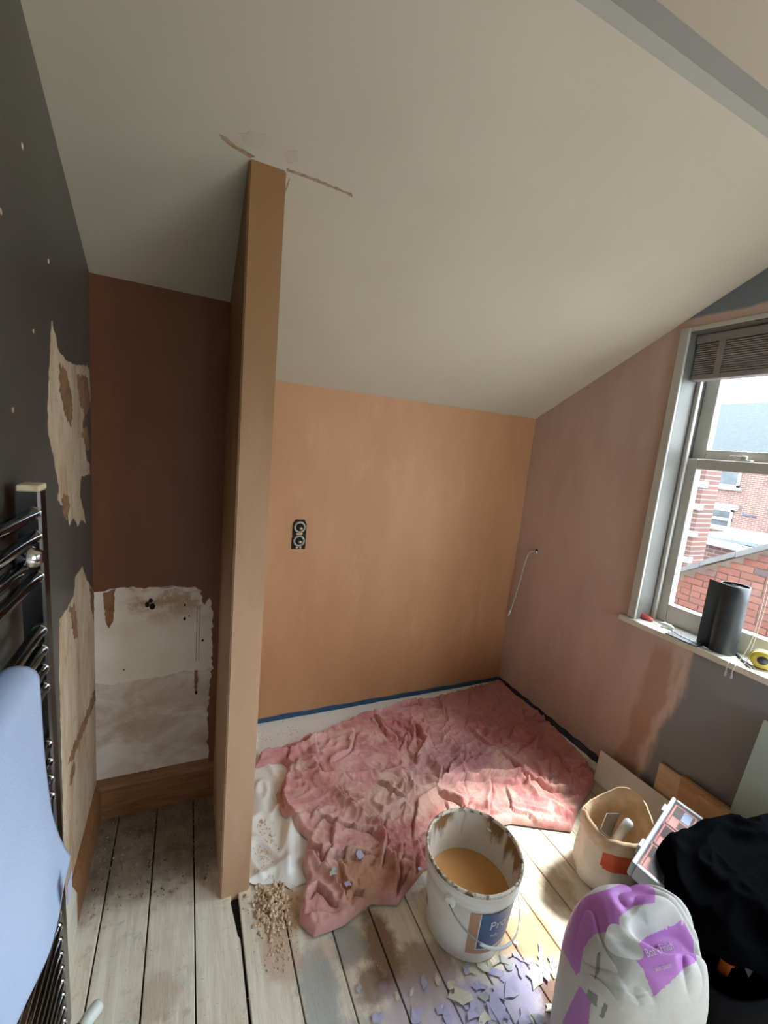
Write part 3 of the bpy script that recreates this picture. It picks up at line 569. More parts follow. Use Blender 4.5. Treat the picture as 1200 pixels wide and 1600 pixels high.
def sack():
    b = tag(empty('plaster_sack', (1.0, .49, 0)), 'open white paper plaster sack with purple print in the foreground', 'sack')
    rings = sack_rings(); n = SACK_N
    o = loft('sack_body', rings, [M['sk_white'], M['sk_purple'], M['sk_grey']], b)
    # printed areas, drawn on the paper in two axes of the sack's own upper front
    for p in o.data.polygons:
        if len(p.vertices) != 4: continue
        if p.normal.dot(SK_D) > .1: continue
        for (poly, mi) in SACK_PRINT:
            if pip(p.center.dot(SK_E1), p.center.dot(SK_E2), poly): p.material_index = mi
    from mathutils.bvhtree import BVHTree
    bvh = BVHTree.FromPolygons([v.co.copy() for v in o.data.vertices], [tuple(p.vertices) for p in o.data.polygons])
    def on_paper(a_, b_, lift):
        r = bvh.ray_cast(SK_E1*a_+SK_E2*b_-SK_D*3, SK_D); return (r[0]-SK_D*lift) if r[0] else None
    # lettering on the purple panel
    for body, size, (ca, cb) in (('BoardFinish', .019, (.047, 1.066)), ('skim plaster', .0105, (.056, 1.044))):
        me = text_mesh(body, size); ok = True
        for v in me.vertices:
            x, y = v.co.x*.72, v.co.y; q = on_paper(ca+(x-y)*.707, cb+(x+y)*.707, .0012+max(0, v.co.z)); v.co = q if q else SK_E1*ca+SK_E2*cb
        link('lettering', me, M['sk_text'], b)
    # curled flap of torn paper left of the mouth
    vs = []; fs = []; NR, NA = 10, 36
    for i in range(NR+1):
        for k in range(NA):
            th = 2*math.pi*k/NA; rr = i/NR*(1+.12*math.sin(3*th+1)); x = .040*rr*math.cos(th); y = .026*rr*math.sin(th)
            q = on_paper(-.024+x*.9+y*.3, 1.038+y-x*.05, .0035+.010*max(0, -math.sin(th))*(i/NR)**2+.004*max(0, math.cos(th))*(i/NR)**2+.003*math.sin(2*th)*(i/NR)); vs.append(q if q else Vector((1, .45, .45)))
    for i in range(NR):
        for k in range(NA): fs.append((i*NA+k, i*NA+(k+1) % NA, (i+1)*NA+(k+1) % NA, (i+1)*NA+k))
    tag(mobj('torn_flap', vs, fs, M['sk_flap'], b, True), 'curled white paper flap')
    return b
def pip(x, y, poly):
    r = False; n = len(poly)
    for i in range(n):
        (x1, y1), (x2, y2) = poly[i], poly[(i+1) % n]
        if (y1 > y) != (y2 > y) and x < (x2-x1)*(y-y1)/(y2-y1)+x1: r = not r
    return r
SACK_PRINT = [([(-.13, 1.06), (-.075, 1.115), (-.021, 1.185), (.014, 1.17), (.018, 1.145), (-.019, 1.114), (-.04, 1.078), (-.034, 1.056), (-.079, 1.017), (-.091, .982), (-.088, .935), (-.095, .926), (-.14, .946), (-.16, .987)], 1),
    ([(-.004, 1.03), (.005, 1.056), (.017, 1.078), (.061, 1.13), (.078, 1.147), (.100, 1.125), (.108, 1.092), (.089, 1.068), (.069, 1.028), (.048, .989), (.037, 1.001), (.021, 1.02)], 1),
    ([(-.083, .913), (-.055, .909), (-.051, .864), (-.03, .75), (-.10, .75), (-.105, .819), (-.093, .87)], 1),
    ([(-.063, .99), (-.058, 1.0), (-.052, .964), (-.057, .945)], 2), ([(-.064, .922), (-.045, .924), (-.043, .903), (-.065, .906)], 2), ([(-.031, .921), (-.023, .921), (-.027, .892), (-.035, .891)], 2)]
SACKO = sack()
# ------------------------------------------------------------------ rolled-down paper bag
M['bag_out'] = simple('grubby_white_paper', (.66, .60, .52), (.52, .44, .36), 9, .75, bump=(18, .5, .006))
M['bag_in'] = simple('kraft_paper_inside', (.56, .42, .29), (.38, .26, .15), 10, .85, bump=(18, .5, .006))
M['red'] = simple('red_print', (.48, .045, .02), (.55, .10, .05), 14, .35)
M['steel'] = simple('worn_steel', (.42, .43, .44), (.30, .31, .32), 14, .3, .9)
M['grey_pl'] = simple('grey_plastic', (.30, .32, .34), None, 1, .4)
BGC = (1.455, .862)
def bag_r(a, i): return 1+.06*noise.noise(Vector((math.cos(a)*1.6, math.sin(a)*1.6, i*.25)))+.045*noise.noise(Vector((math.cos(a)*4, math.sin(a)*4, i*.1+5)))
def bag():
    b = tag(empty('paper_bag', (*BGC, 0)), 'grubby paper bag with rolled-down rim and red print, tools inside', 'paper bag'); n = 72
    def pt(a, z, r, i):
        q = r*bag_r(a, i); sk = z/.28; return Vector((BGC[0]+q*math.cos(a)*1.06-.03*sk, BGC[1]+q*math.sin(a)*.88-.035*sk, z+(.020*math.sin(2*a+.5)+.016*math.sin(3*a) if z > .2 else .01*math.sin(2*a)*sk)))
    prof = [(.001, .05), (.002, .105), (.02, .118), (.07, .122), (.12, .122), (.17, .12), (.21, .119), (.245, .122), (.262, .127), (.272, .126)]
    rings = [[pt(2*math.pi*k/n, z, r, i) for k in range(n)] for i, (z, r) in enumerate(prof)]
    loft('bag_wall', rings, M['bag_out'], b, False)
    cuff = [(.215, .128), (.24, .131), (.262, .132), (.275, .128), (.277, .122)]
    vs = []; fs = []
    for (z, r) in cuff:
        for k in range(n): vs.append(pt(2*math.pi*k/n, z-.02*max(0, noise.noise(Vector((k*.14, z*0, 3)))), r, 9))
    for i in range(len(cuff)-1):
        for k in range(n): fs.append((i*n+k, i*n+(k+1) % n, (i+1)*n+(k+1) % n, (i+1)*n+k))
    mobj('rolled_cuff', vs, fs, M['bag_in'], b, True)
    ins = [(.277, .121), (.255, .115), (.21, .111), (.15, .108), (.12, .10), (.115, .06), (.12, .005)]
    rings = [[pt(2*math.pi*k/n, z, r, 9) for k in range(n)] for i, (z, r) in enumerate(ins)]
    loft('bag_lining', rings[::-1], M['bag_in'], b, False)
    # red printed panel towards the camera's right
    vs = []; fs = []; na, nb = 14, 8
    for i in range(na+1):
        a = math.radians(-158+62*i/na)
        for j in range(nb+1):
            z = .135+.08*j/nb; vs.append(pt(a, z, .1245+.0028, 4.2 if z < .15 else 5.2))
    for i in range(na):
        for j in range(nb):
            if (i in (0, na-1)) and (j in (0, nb-1)): continue
            q = i*(nb+1)+j; fs.append((q, q+nb+1, q+nb+2, q+1))
    tag(mobj('red_print', vs, fs, M['red'], b, True), 'torn red printed panel')
bag()
def bag_tool():
    c = Vector((BGC[0]-.02, BGC[1]+.005, 0))
    tr = tag(empty('trowel', (c.x, c.y, .14)), 'steel tool with grey handle standing inside the paper bag', 'tool')
    bm = bmesh.new(); bbox(bm, c.x-.045, c.x+.035, c.y+.01, c.y+.014, .128, .235, .001); bmesh.ops.rotate(bm, verts=bm.verts, cent=c+Vector((0, 0, .13)), matrix=Matrix.Rotation(.3, 3, 'Y')); bm_obj('blade', bm, M['steel'], tr)
    bm = bmesh.new(); btube(bm, [c+Vector((.0, -.02, .132)), c+Vector((.03, -.03, .2)), c+Vector((.045, -.038, .235)), c+Vector((.05, -.04, .242))], [.013, .015, .016, .009], 12); bm_obj('handle', bm, M['grey_pl'], tr, True)
bag_tool()
# ------------------------------------------------------------------ tool bag, jacket, organiser case
M['black_nylon'] = simple('black_nylon', (.004, .004, .005), (.006, .006, .007), 20, .8, bump=(200, .3, .001))
M['orange'] = simple('orange_plastic', (.55, .11, .02), None, 1, .4)
M['black_nylon'].node_tree.nodes['Principled BSDF'].inputs['Specular IOR Level'].default_value = .05
t = NT('black_fleece', 1.0); t.col(t.mix(t.noise(30), (.0012, .0014, .002), (.0026, .0028, .0036))); t.b.inputs['Specular IOR Level'].default_value = 0; t.bump(t.noise(120), .5, .002); M['black_fleece'] = t.out()
def tool_bag():
    b = tag(empty('tool_bag', (1.50, .50, 0)), 'open black nylon tool bag under the jacket, behind the plaster sack', 'tool bag')
    bm = bmesh.new(); n = 56; prof = [(0, .93), (.01, .985), (.06, 1.0), (.14, 1.0), (.2, .985), (.225, .955)]; R = []
    def pt(a, z, k):
        ca, sa = math.cos(a), math.sin(a); e = .45; u = .30*k*abs(ca)**e*(1 if ca >= 0 else -1); v = .155*k*abs(sa)**e*(1 if sa >= 0 else -1)
        return Vector((1.51+u*.99+v*.12, .475-u*.12+v*.99, z+.0006))
    loft('bag_shell', [[pt(2*math.pi*k/n, z, r) for k in range(n)] for z, r in prof]+[[pt(2*math.pi*k/n, z, r) for k in range(n)] for z, r in ((.225, .92), (.15, .90), (.06, .88), (.03, .4))], M['black_nylon'], b, True)
    M['webbing'] = simple('grey_webbing', (.10, .105, .11), (.14, .145, .15), 60, .8)
    pts = catmull([(1.345, .405, .225), (1.365, .40, .255), (1.385, .38, .25), (1.41, .345, .235), (1.43, .312, .19)])
    bm = bmesh.new(); vs = []
    for p in pts: vs.append((bm.verts.new(p+Vector((.0, .0, .02))), bm.verts.new(p+Vector((.018, -.006, -.012)))))
    for a, c in zip(vs, vs[1:]): bm.faces.new((a[0], c[0], c[1], a[1]))
    bmesh.ops.solidify(bm, geom=bm.faces[:], thickness=.003); tag(bm_obj('strap', bm, M['webbing'], b), 'grey webbing strap')
tool_bag()
def grid_surface(name, fn, nu, nv, mat, parent=None, thick=0):
    vs = [fn(i/nu, j/nv) for i in range(nu+1) for j in range(nv+1)]; fs = []
    for i in range(nu):
        for j in range(nv): q = i*(nv+1)+j; fs.append((q, q+nv+1, q+nv+2, q+1))
    o = mobj(name, vs, fs, mat, parent, True)
    if thick:
        bm = bmesh.new(); bm.from_mesh(o.data); bmesh.ops.recalc_face_normals(bm, faces=bm.faces); bmesh.ops.solidify(bm, geom=bm.faces[:], thickness=thick); bm.to_mesh(o.data); bm.free()
        for p in o.data.polygons: p.use_smooth = True
    return o
def jacket():
    # a heap: height field over an oval footprint, hanging down round its edge
    C0 = Vector((1.535, .475)); ax = Vector((.99, -.14)); ay = Vector((.14, .99))
    def fn(u, v):
        a = u*2*math.pi; r = v
        lob = 1+.10*math.sin(2*a+.6)+.07*math.sin(3*a+2)+.05*noise.noise(Vector((math.cos(a)*3, math.sin(a)*3, 1)))
        rr = min(1, r/.72); ca, sa = math.cos(a), math.sin(a); e = .75
        x = .262*lob*rr*abs(ca)**e*(1 if ca >= 0 else -1); y = .185*lob*rr*abs(sa)**e*(1 if sa >= 0 else -1)
        p = C0+ax*x+ay*y
        q = Vector((p.x*7, p.y*7, 0)); top = .40+.045*noise.noise(q)+.05*(1-rr**2)-.05*math.exp(-((p.x-1.42)**2+(p.y-.50)**2)/.006)
        fold = .030*(1-abs(noise.noise(Vector((p.x*9+noise.noise(q)*1.2, p.y*13, 4))))*2.4)*min(1, rr*1.6); z = top+max(-.02, fold)
        if r > .72:
            s = (r-.72)/.28; drop = (.26+.05*math.sin(3*a)+.05*math.sin(5*a+1))*(1-.90*max(0, math.cos(a-4.0))**2); z -= drop*s*s*.35+drop*s*.65
            out = .035*math.sin(s*1.5)+.022*noise.noise(Vector((a*3.0, s*1.5, 7)))*s+.016*math.sin(a*9+s*2)*s; d = (ax*x+ay*y); d = d.normalized() if d.length > 1e-6 else d; p = p+d*out
        z -= .10*max(0, rr-.75)**1*1.2
        return (p.x, p.y, max(z, .17 if r < .9 else .12))
    o = grid_surface('jacket', fn, 140, 70, M['black_fleece']); tag(o, 'black fleece jacket heaped over the tool bag', 'jacket')
jacket()
def bag_bits():
    bm = bmesh.new(); btube(bm, catmull([(1.345, .445, .18), (1.33, .435, .24), (1.315, .424, .272), (1.305, .412, .262)], 4), [.013]*4+[.017]*4+[.015]*4+[.007], 10)
    o = bm_obj('orange_grip', bm, M['orange'], None, True); tag(o, 'orange plastic grip poking out of the black bag', 'grip')
bag_bits()
t = NT('clear_plastic', .15); tr = t.n('ShaderNodeBsdfTransparent'); tr.inputs[0].default_value = (.86, .88, .90, 1); mx = t.n('ShaderNodeMixShader'); mx.inputs[0].default_value = .05
t.col((.55, .60, .66)); t.t.links.new(tr.outputs[0], mx.inputs[1]); t.t.links.new(t.b.outputs[0], mx.inputs[2]); t.t.links.new(mx.outputs[0], t.t.nodes['Material Output'].inputs[0]); M['clear'] = t.out()
M['frost'] = simple('frosted_plastic', (.24, .275, .31), (.29, .325, .36), 12, .4)
M['tray'] = simple('orange_red_tray', (.46, .085, .04), (.38, .065, .03), 6, .45)
def organiser():
    L, W, H = .40, .27, .055
    u = (Vector((1.283, .683, .305))-Vector((1.640, .790, .320))).normalized(); wv = Vector((.18, -.60, -.10)); wv = (wv-u*wv.dot(u)).normalized(); nv = u.cross(wv); nv = nv if nv.z > 0 else -nv
    O = Vector((1.650, .795, .325))-nv*H
    mtx = Matrix.Translation(O) @ Matrix((u, wv, nv)).transposed().to_4x4()
    b = tag(empty('organiser_case', O), 'clear-lidded organiser case with orange compartments, tilted beside the jacket', 'organiser case')
    def part(name, lst, mat, bev=.003, parent=b):
        bm = bmesh.new()
        for q in lst: bbox(bm, *q, bev)
        bm.transform(mtx); return bm_obj(name, bm, mat, parent)
    part('case_rim', [(0, L, 0, .014, 0, H), (0, L, W-.014, W, 0, H), (0, .014, .014, W-.014, 0, H), (L-.014, L, .014, W-.014, 0, H)], M['frost'], .005)
    part('case_floor', [(.01, L-.01, .01, W-.01, 0, .004)], M['tray'], 0)
    part('case_divider', [(.014, L-.014, .09, .094, .004, .04), (.014, L-.014, .18, .184, .004, .04)]+[(x, x+.004, .014, W-.014, .004, .04) for x in (.14, .26)], M['tray'], .001)
    k = 0
    for x0, x1 in ((.018, .138), (.146, .258), (.266, L-.018)):
        for y0, y1 in ((.018, .088), (.096, .178), (.186, W-.018)):
            part('compartment', [(x0, x1, y0, y0+.006, .004, .047), (x0, x1, y1-.006, y1, .004, .047), (x0, x0+.006, y0, y1, .004, .047), (x1-.006, x1, y0, y1, .004, .047), (x0, x1, y0, y1, .004, .012)], M['tray'], .002)
    part('blue_card', [(.03, .085, .05, .075, .0475, .049)], simple('blue_card', (.06, .10, .20), None, 1, .5), 0)
    part('lid', [(.008, L-.008, .008, W-.008, H-.004, H-.001)], M['clear'], .001)
    for x in (.06, .28): part('latch', [(x, x+.04, -.008, .002, .015, H-.004)], M['frost'], .002)
    part('latch', [(.05, .09, W-.002, W+.008, .015, H-.004)], M['frost'], .002)
organiser()
# ------------------------------------------------------------------ boards and offcuts against the window wall
def plank(name, A, B, C, thick, mat, lab, cat, parent=None):
    """A,B along the length, C from A across the width; thickness behind"""
    A, B, C = Vector(A), Vector(B), Vector(C); u = B-A; v = C-A; nn = u.cross(v).normalized()*thick
    vs = [A, B, B+v, A+v, A+nn, B+nn, B+v+nn, A+v+nn]; bm = bmesh.new(); q = [bm.verts.new(p) for p in vs]
    for f in ((0, 1, 2, 3), (7, 6, 5, 4), (0, 4, 5, 1), (1, 5, 6, 2), (2, 6, 7, 3), (3, 7, 4, 0)): bm.faces.new([q[i] for i in f])
    bmesh.ops.recalc_face_normals(bm, faces=bm.faces); bmesh.ops.bevel(bm, geom=bm.edges[:], offset=min(.003, thick*.2), segments=2, affect='EDGES')
    return tag(bm_obj(name, bm, mat), lab, cat)
plank('skirting_offcut', (1.808, 1.21, .004), (1.827, .80, .004), (1.872, 1.245, .122), -.016, M['board_primed'], 'pale primed skirting board leaning on edge against the window wall', 'board')
plank('batten', (1.905, 1.00, .012), (1.905, .55, .006), (1.916, 1.00, .235), -.014, M['wood_pale'], 'thin pale batten on edge behind the primed skirting board', 'batten')
plank('timber_offcut', (1.892, .90, .01), (1.892, .71, .01), (1.897, .90, .255), -.016, M['wood_mid'], 'orange-brown timber offcut leaning in front of the thin batten', 'timber offcut')
plank('timber_offcut', (1.800, .80, .006), (1.800, .70, .006), (1.815, .79, .285), -.038, M['wood_mid'], 'short knotty timber block beside the green plasterboard', 'timber offcut')
M['green_board'] = simple('moisture_board_paper', (.40, .50, .455), (.45, .55, .50), 3, .7)
M['gyp'] = simple('gypsum_core', (.74, .74, .70), None, 1, .9)
def green():
    b = tag(empty('plasterboard', (1.8, .5, 0)), 'sheet of pale green plasterboard leaning against the window wall', 'plasterboard')
    A = Vector((1.842, .722, .004)); B = Vector((1.842, .10, .004)); C = Vector((1.898, .690, .652))
    u = B-A; v = C-A; nn = u.cross(v).normalized(); nn = nn if nn.x > 0 else -nn
    def slab(name, t0, t1, mat):
        vs = [p+nn*t for t in (t0, t1) for p in (A, B, B+v, A+v)]; return mobj(name, vs, [(0, 1, 2, 3), (7, 6, 5, 4), (0, 4, 5, 1), (1, 5, 6, 2), (2, 6, 7, 3), (3, 7, 4, 0)], mat, b)
    slab('face_paper', 0, .001, M['green_board']); slab('gypsum_core', .001, .0115, M['gyp']); slab('back_paper', .0115, .0125, M['bag_in'])
green()
# ------------------------------------------------------------------ towel rail on the left wall
M['black_chrome'] = simple('black_chrome', (.10, .10, .105), None, 1, .10, 1)
M['upright'] = simple('dark_chrome', (.26, .265, .275), None, 1, .22, 1)
M['chrome'] = simple('chrome', (.62, .62, .63), None, 1, .12, 1)
M['capcream'] = simple('plaster_splashed_cap', (.55, .43, .26), (.68, .58, .42), 40, .8)
M['pipe_white'] = simple('white_pipe', (.72, .74, .70), None, 1, .4)
def rx(z): return -.240+(1.37-z)*.016            # the rail leans a little off plumb
def towel_rail():
    b = tag(empty('towel_rail', (-.25, .7, 0)), 'black chrome ladder towel rail fixed to the grey left wall', 'towel rail')
    for y in (.94, .44):
        bm = bmesh.new()
        bprism(bm, [(-.030, -.014), (.0, -.014), (.004, -.010), (.005, .016), (.001, .030), (-.008, .042), (-.018, .048), (-.030, .050)], lambda u, v, tt: (rx(tt)+u, y+v, tt), .155, 1.362); bm_obj('upright', bm, M['upright'], b)
        bm = bmesh.new(); bbox(bm, rx(1.37)-.030, rx(1.37)+.004, y-.014, y+.030, 1.362, 1.374, .003); tag(bm_obj('end_cap', bm, M['capcream'], b), 'cream splashed cap')
    zs = [1.325, 1.283, 1.247, 1.209, 1.105, 1.067, 1.029, .991, .87, .832, .794, .756]+[.66-.036*i for i in range(14)]
    for z in zs: tube('bar', [(rx(z)-.006, .45, z), (rx(z)-.006, .928, z)], .0105, M['black_chrome'], b, 12)
    for z in zs:
        bm = bmesh.new(); btube(bm, [(rx(z)-.006, .921, z), (rx(z)-.006, .9265, z)], .0122, 12); bm_obj('bar_collar', bm, M['chrome'], b, True)
    for z in (1.262, .70):
        bm = bmesh.new(); btube(bm, [(XL, .86, z), (rx(z)-.006, .86, z)], .013, 12); btube(bm, [(rx(z)-.012, .86, z), (rx(z)+.004, .86, z), (rx(z)+.02, .86, z)], [.016, .02, .012], 12); bm_obj('wall_bracket', bm, M['chrome'], b, True)
    zc = .155; bm = bmesh.new(); btube(bm, [(rx(zc)-.010, .94, zc), (rx(zc)-.01, .94, .105)], .012, 12); btube(bm, [(rx(zc)-.014, .925, .10), (rx(zc)+.02, .965, .10)], .015, 12); bm_obj('valve', bm, M['chrome'], b, True)
    bm = bmesh.new(); btube(bm, [(rx(zc)+.02, .965, .10), (rx(zc)+.032, .979, .10), (rx(zc)+.048, .997, .10), (rx(zc)+.052, 1.001, .10)], [.013, .0155, .0155, .012], 14); tag(bm_obj('valve_cap', bm, M['pipe_white'], b, True), 'white valve cap')
    tube('feed_pipe', [(rx(zc)-.012, .935, .10), (rx(zc)-.012, .935, .0)], .0075, M['chrome'], b)
towel_rail()
M['towel'] = simple('white_towel', (.40, .49, .67), (.36, .45, .63), 5, 1.0, bump=(220, .5, .002))
def towel():
    zt = 1.118
    def yr(z):   # free edge of the towel: flares towards its lower corner
        s = max(0, min(1, (zt-z)/.40)); return .745+.018*s+.055*max(0, s-.62)**1.3*3.2
    def fn(u, v):
        # v: 0 back hem -> .18 over the bar -> 1 front hem ; u: 0 far-out-of-frame edge -> 1 free edge
        if v < .16: s = v/.16; z = .98+s*(zt-.012-.98); x = rx(z)-.008
        elif v < .26:
            a = math.pi*(1-(v-.16)/.10); x = rx(zt)+.012+.021*math.cos(a); z = zt-.012+.018*math.sin(a)
        else:
            s = (v-.26)/.74; z = zt-.012-s*.395; x = rx(zt)+.033+.012*s
        e = yr(z); y = .30+(e-.30)*u
        fr = max(0, (v-.26)/.74)
        x += fr*(.010*math.sin(u*9+1)+.006*noise.noise(Vector((u*5, v*3, 2))))+.012*fr**3*max(0, u-.75)*4
        z += .004*math.sin(u*7)*fr
        return (x, y, z)
    o = grid_surface('towel', fn, 60, 70, M['towel'], None, -.006); tag(o, 'pale blue-white towel hung over the black towel rail', 'towel')
    M['tagm'] = simple('grey_care_tag', (.34, .36, .46), None, 1, .8)
    p = Vector((-.158, .70, .722)); 
    box('care_tag', -.164, -.1625, .718, .745, .718, .755, M['tagm'], o)
    def fn2(u, v):
        z = 1.225-.30*v; y = .40+u*(.335+.01*v); x = rx(z)-.010+.004*math.sin(u*8+v*3)
        return (x, y, z)
    q = grid_surface('cleaning_cloth', fn2, 20, 20, M['towel'], None, .004); tag(q, 'narrow pale cloth hanging behind the upper bars of the towel rail', 'cloth')
towel()
# ------------------------------------------------------------------ small things on the walls
M['galv'] = simple('galvanised_box', (.36, .36, .34), (.26, .25, .23), 40, .45, .7)
M['brass'] = simple('tarnished_brass', (.48, .38, .24), None, 1, .4, .8)
def backbox():
    b = tag(empty('socket_back_box', (.513, YB, .945)), 'empty metal double socket back box sunk in the back wall', 'back box')
    x0, x1, z0, z1 = .482, .545, .946, 1.090; y = YB-.004
    prism('box_shell', ragged([(x0-.004, z0-.003), (x1+.004, z0-.004), (x1+.003, z1-.02), (x1-.008, z1+.003), (x0+.01, z1+.004), (x0-.003, z1-.018)], .01, .002, 3), lambda u, v, tt: (u, YB-tt, v), -.01, .0018, M['void'], b)
    for zc in (1.055, .985):
        bm = bmesh.new(); n = 24; c = Vector((.513, YB-.006, zc))
        pr = [(.030, .004), (.030, -.004), (.024, -.006), (.020, -.004), (.019, .003)]
        vs = [[bm.verts.new((c.x+r*math.cos(a), c.y+d, c.z+r*math.sin(a))) for a in [2*math.pi*k/n for k in range(n)]] for r, d in pr]
        for a, d in zip(vs, vs[1:]):
            for k in range(n): bm.faces.new((a[k], a[(k+1) % n], d[(k+1) % n], d[k]))
        bm_obj('collar_ring', bm, M['galv'], b, True)
        bm = bmesh.new(); btube(bm, [(.519, YB+.0, zc-.006), (.519, YB-.012, zc-.006)], [.009, .008], 12); bm_obj('wire_end', bm, M['brass'], b, True)
    for q in ((.497, .529, YB-.007, YB-.002, 1.016, 1.026), (.499, .510, YB-.007, YB-.002, .946, .958), (.517, .528, YB-.007, YB-.002, .946, .958)): box('fixing_lug', *q, M['brass'], b, .002)
backbox()
M['cable'] = simple('grey_cable', (.42, .40, .37), None, 1, .5)
def cable():
    b = tag(empty('cable_tail', (XR, 1.92, .95)), 'short grey cable hanging out of the plaster near the corner', 'cable')
    tube('sheath', catmull([(XR+.01, 1.918, .945), (XR-.018, 1.925, .945), (XR-.03, 1.945, .93), (XR-.028, 1.965, .88), (XR-.024, 1.985, .78), (XR-.020, 2.012, .65), (XR-.018, 2.035, .55), (XR-.017, 2.045, .515)]), .0042, M['cable'], b)
    tag(tube('connector', [(XR-.017, 2.045, .517), (XR-.017, 2.052, .495), (XR-.017, 2.057, .478)], [.0062, .0062, .0056], M['lab_white'], b), 'white connector'); tube('core', [(XR-.017, 2.057, .478), (XR-.017, 2.060, .466)], .003, M['brass'], b, 8)
    bm = bmesh.new(); btube(bm, [(XR+.001, 1.915, .950), (XR-.002, 1.915, .950)], [.013, .011], 12); bm_obj('wall_hole', bm, M['void'], b)
    bm = bmesh.new(); bbox(bm, XR-.012, XR-.001, 1.905, 1.911, .938, .952, .001); bm_obj('cable_clip', bm, M['lab_white'], b)
cable()
o = tube('nail', [(XR+.01, 1.713, 1.903), (XR-.022, 1.713, 1.900), (XR-.024, 1.713, 1.900), (XR-.0245, 1.713, 1.900)], [.002, .002, .0055, .0055], M['galv']); tag(o, 'small nail left in the window wall just below the slope', 'nail')
# ------------------------------------------------------------------ things on the sill
M['felt'] = simple('dark_bin_liner', (.020, .026, .032), (.028, .034, .042), 12, .5)
def roll():
    b = tag(empty('bag_roll', (1.99, .93, WZ0)), 'roll of dark bin bags standing upright on the sill', 'bag roll')
    c = Vector((1.992, .905)); vs = []; fs = []; pts = []
    for i in range(130):
        a = i*.26; r = .008+.00115*i*.26*1.0
        pts.append((c.x+r*math.cos(a), c.y+r*math.sin(a)))
    la = 129*.26; r = .008+.00115*la; tx = Vector((-math.sin(la), math.cos(la)))
    bm = bmesh.new(); h0, h1 = WZ0+.0008, WZ0+.282
    q = [(bm.verts.new((x, y, h0)), bm.verts.new((x, y, h1-.003*math.sin(i*.02)))) for i, (x, y) in enumerate(pts)]
    for a, d in zip(q, q[1:]): bm.faces.new((a[0], d[0], d[1], a[1]))
    bmesh.ops.solidify(bm, geom=bm.faces[:], thickness=.0006); bm_obj('rolled_film', bm, M['felt'], b, True)
    R = .0085+.00115*la
    lathe('outer_wrap', [(R, .001), (R+.001, .06), (R+.0015, .14), (R+.001, .22), (R+.0005, .281), (R-.003, .281)], (c.x, c.y, WZ0), M['felt'], b, 40)
    fl = catmull([(c.x-R*.55, c.y-R*.5+.0, 0), (c.x-R*.80, c.y+R*.62, 0), (c.x-R*.62, c.y+R*1.35, 0), (c.x-R*.55, c.y+R*1.75, 0)], 6); bm = bmesh.new()
    q = [(bm.verts.new((p.x, p.y, h0+.001)), bm.verts.new((p.x, p.y, h1-.002))) for p in fl]
    for a, d in zip(q, q[1:]): bm.faces.new((a[0], d[0], d[1], a[1]))
    bmesh.ops.solidify(bm, geom=bm.faces[:], thickness=.0012); tag(bm_obj('loose_end', bm, M['felt'], b, True), 'loose flap of the roll')
roll()
M['redh'] = simple('red_handle', (.40, .045, .045), (.46, .08, .07), 20, .4)
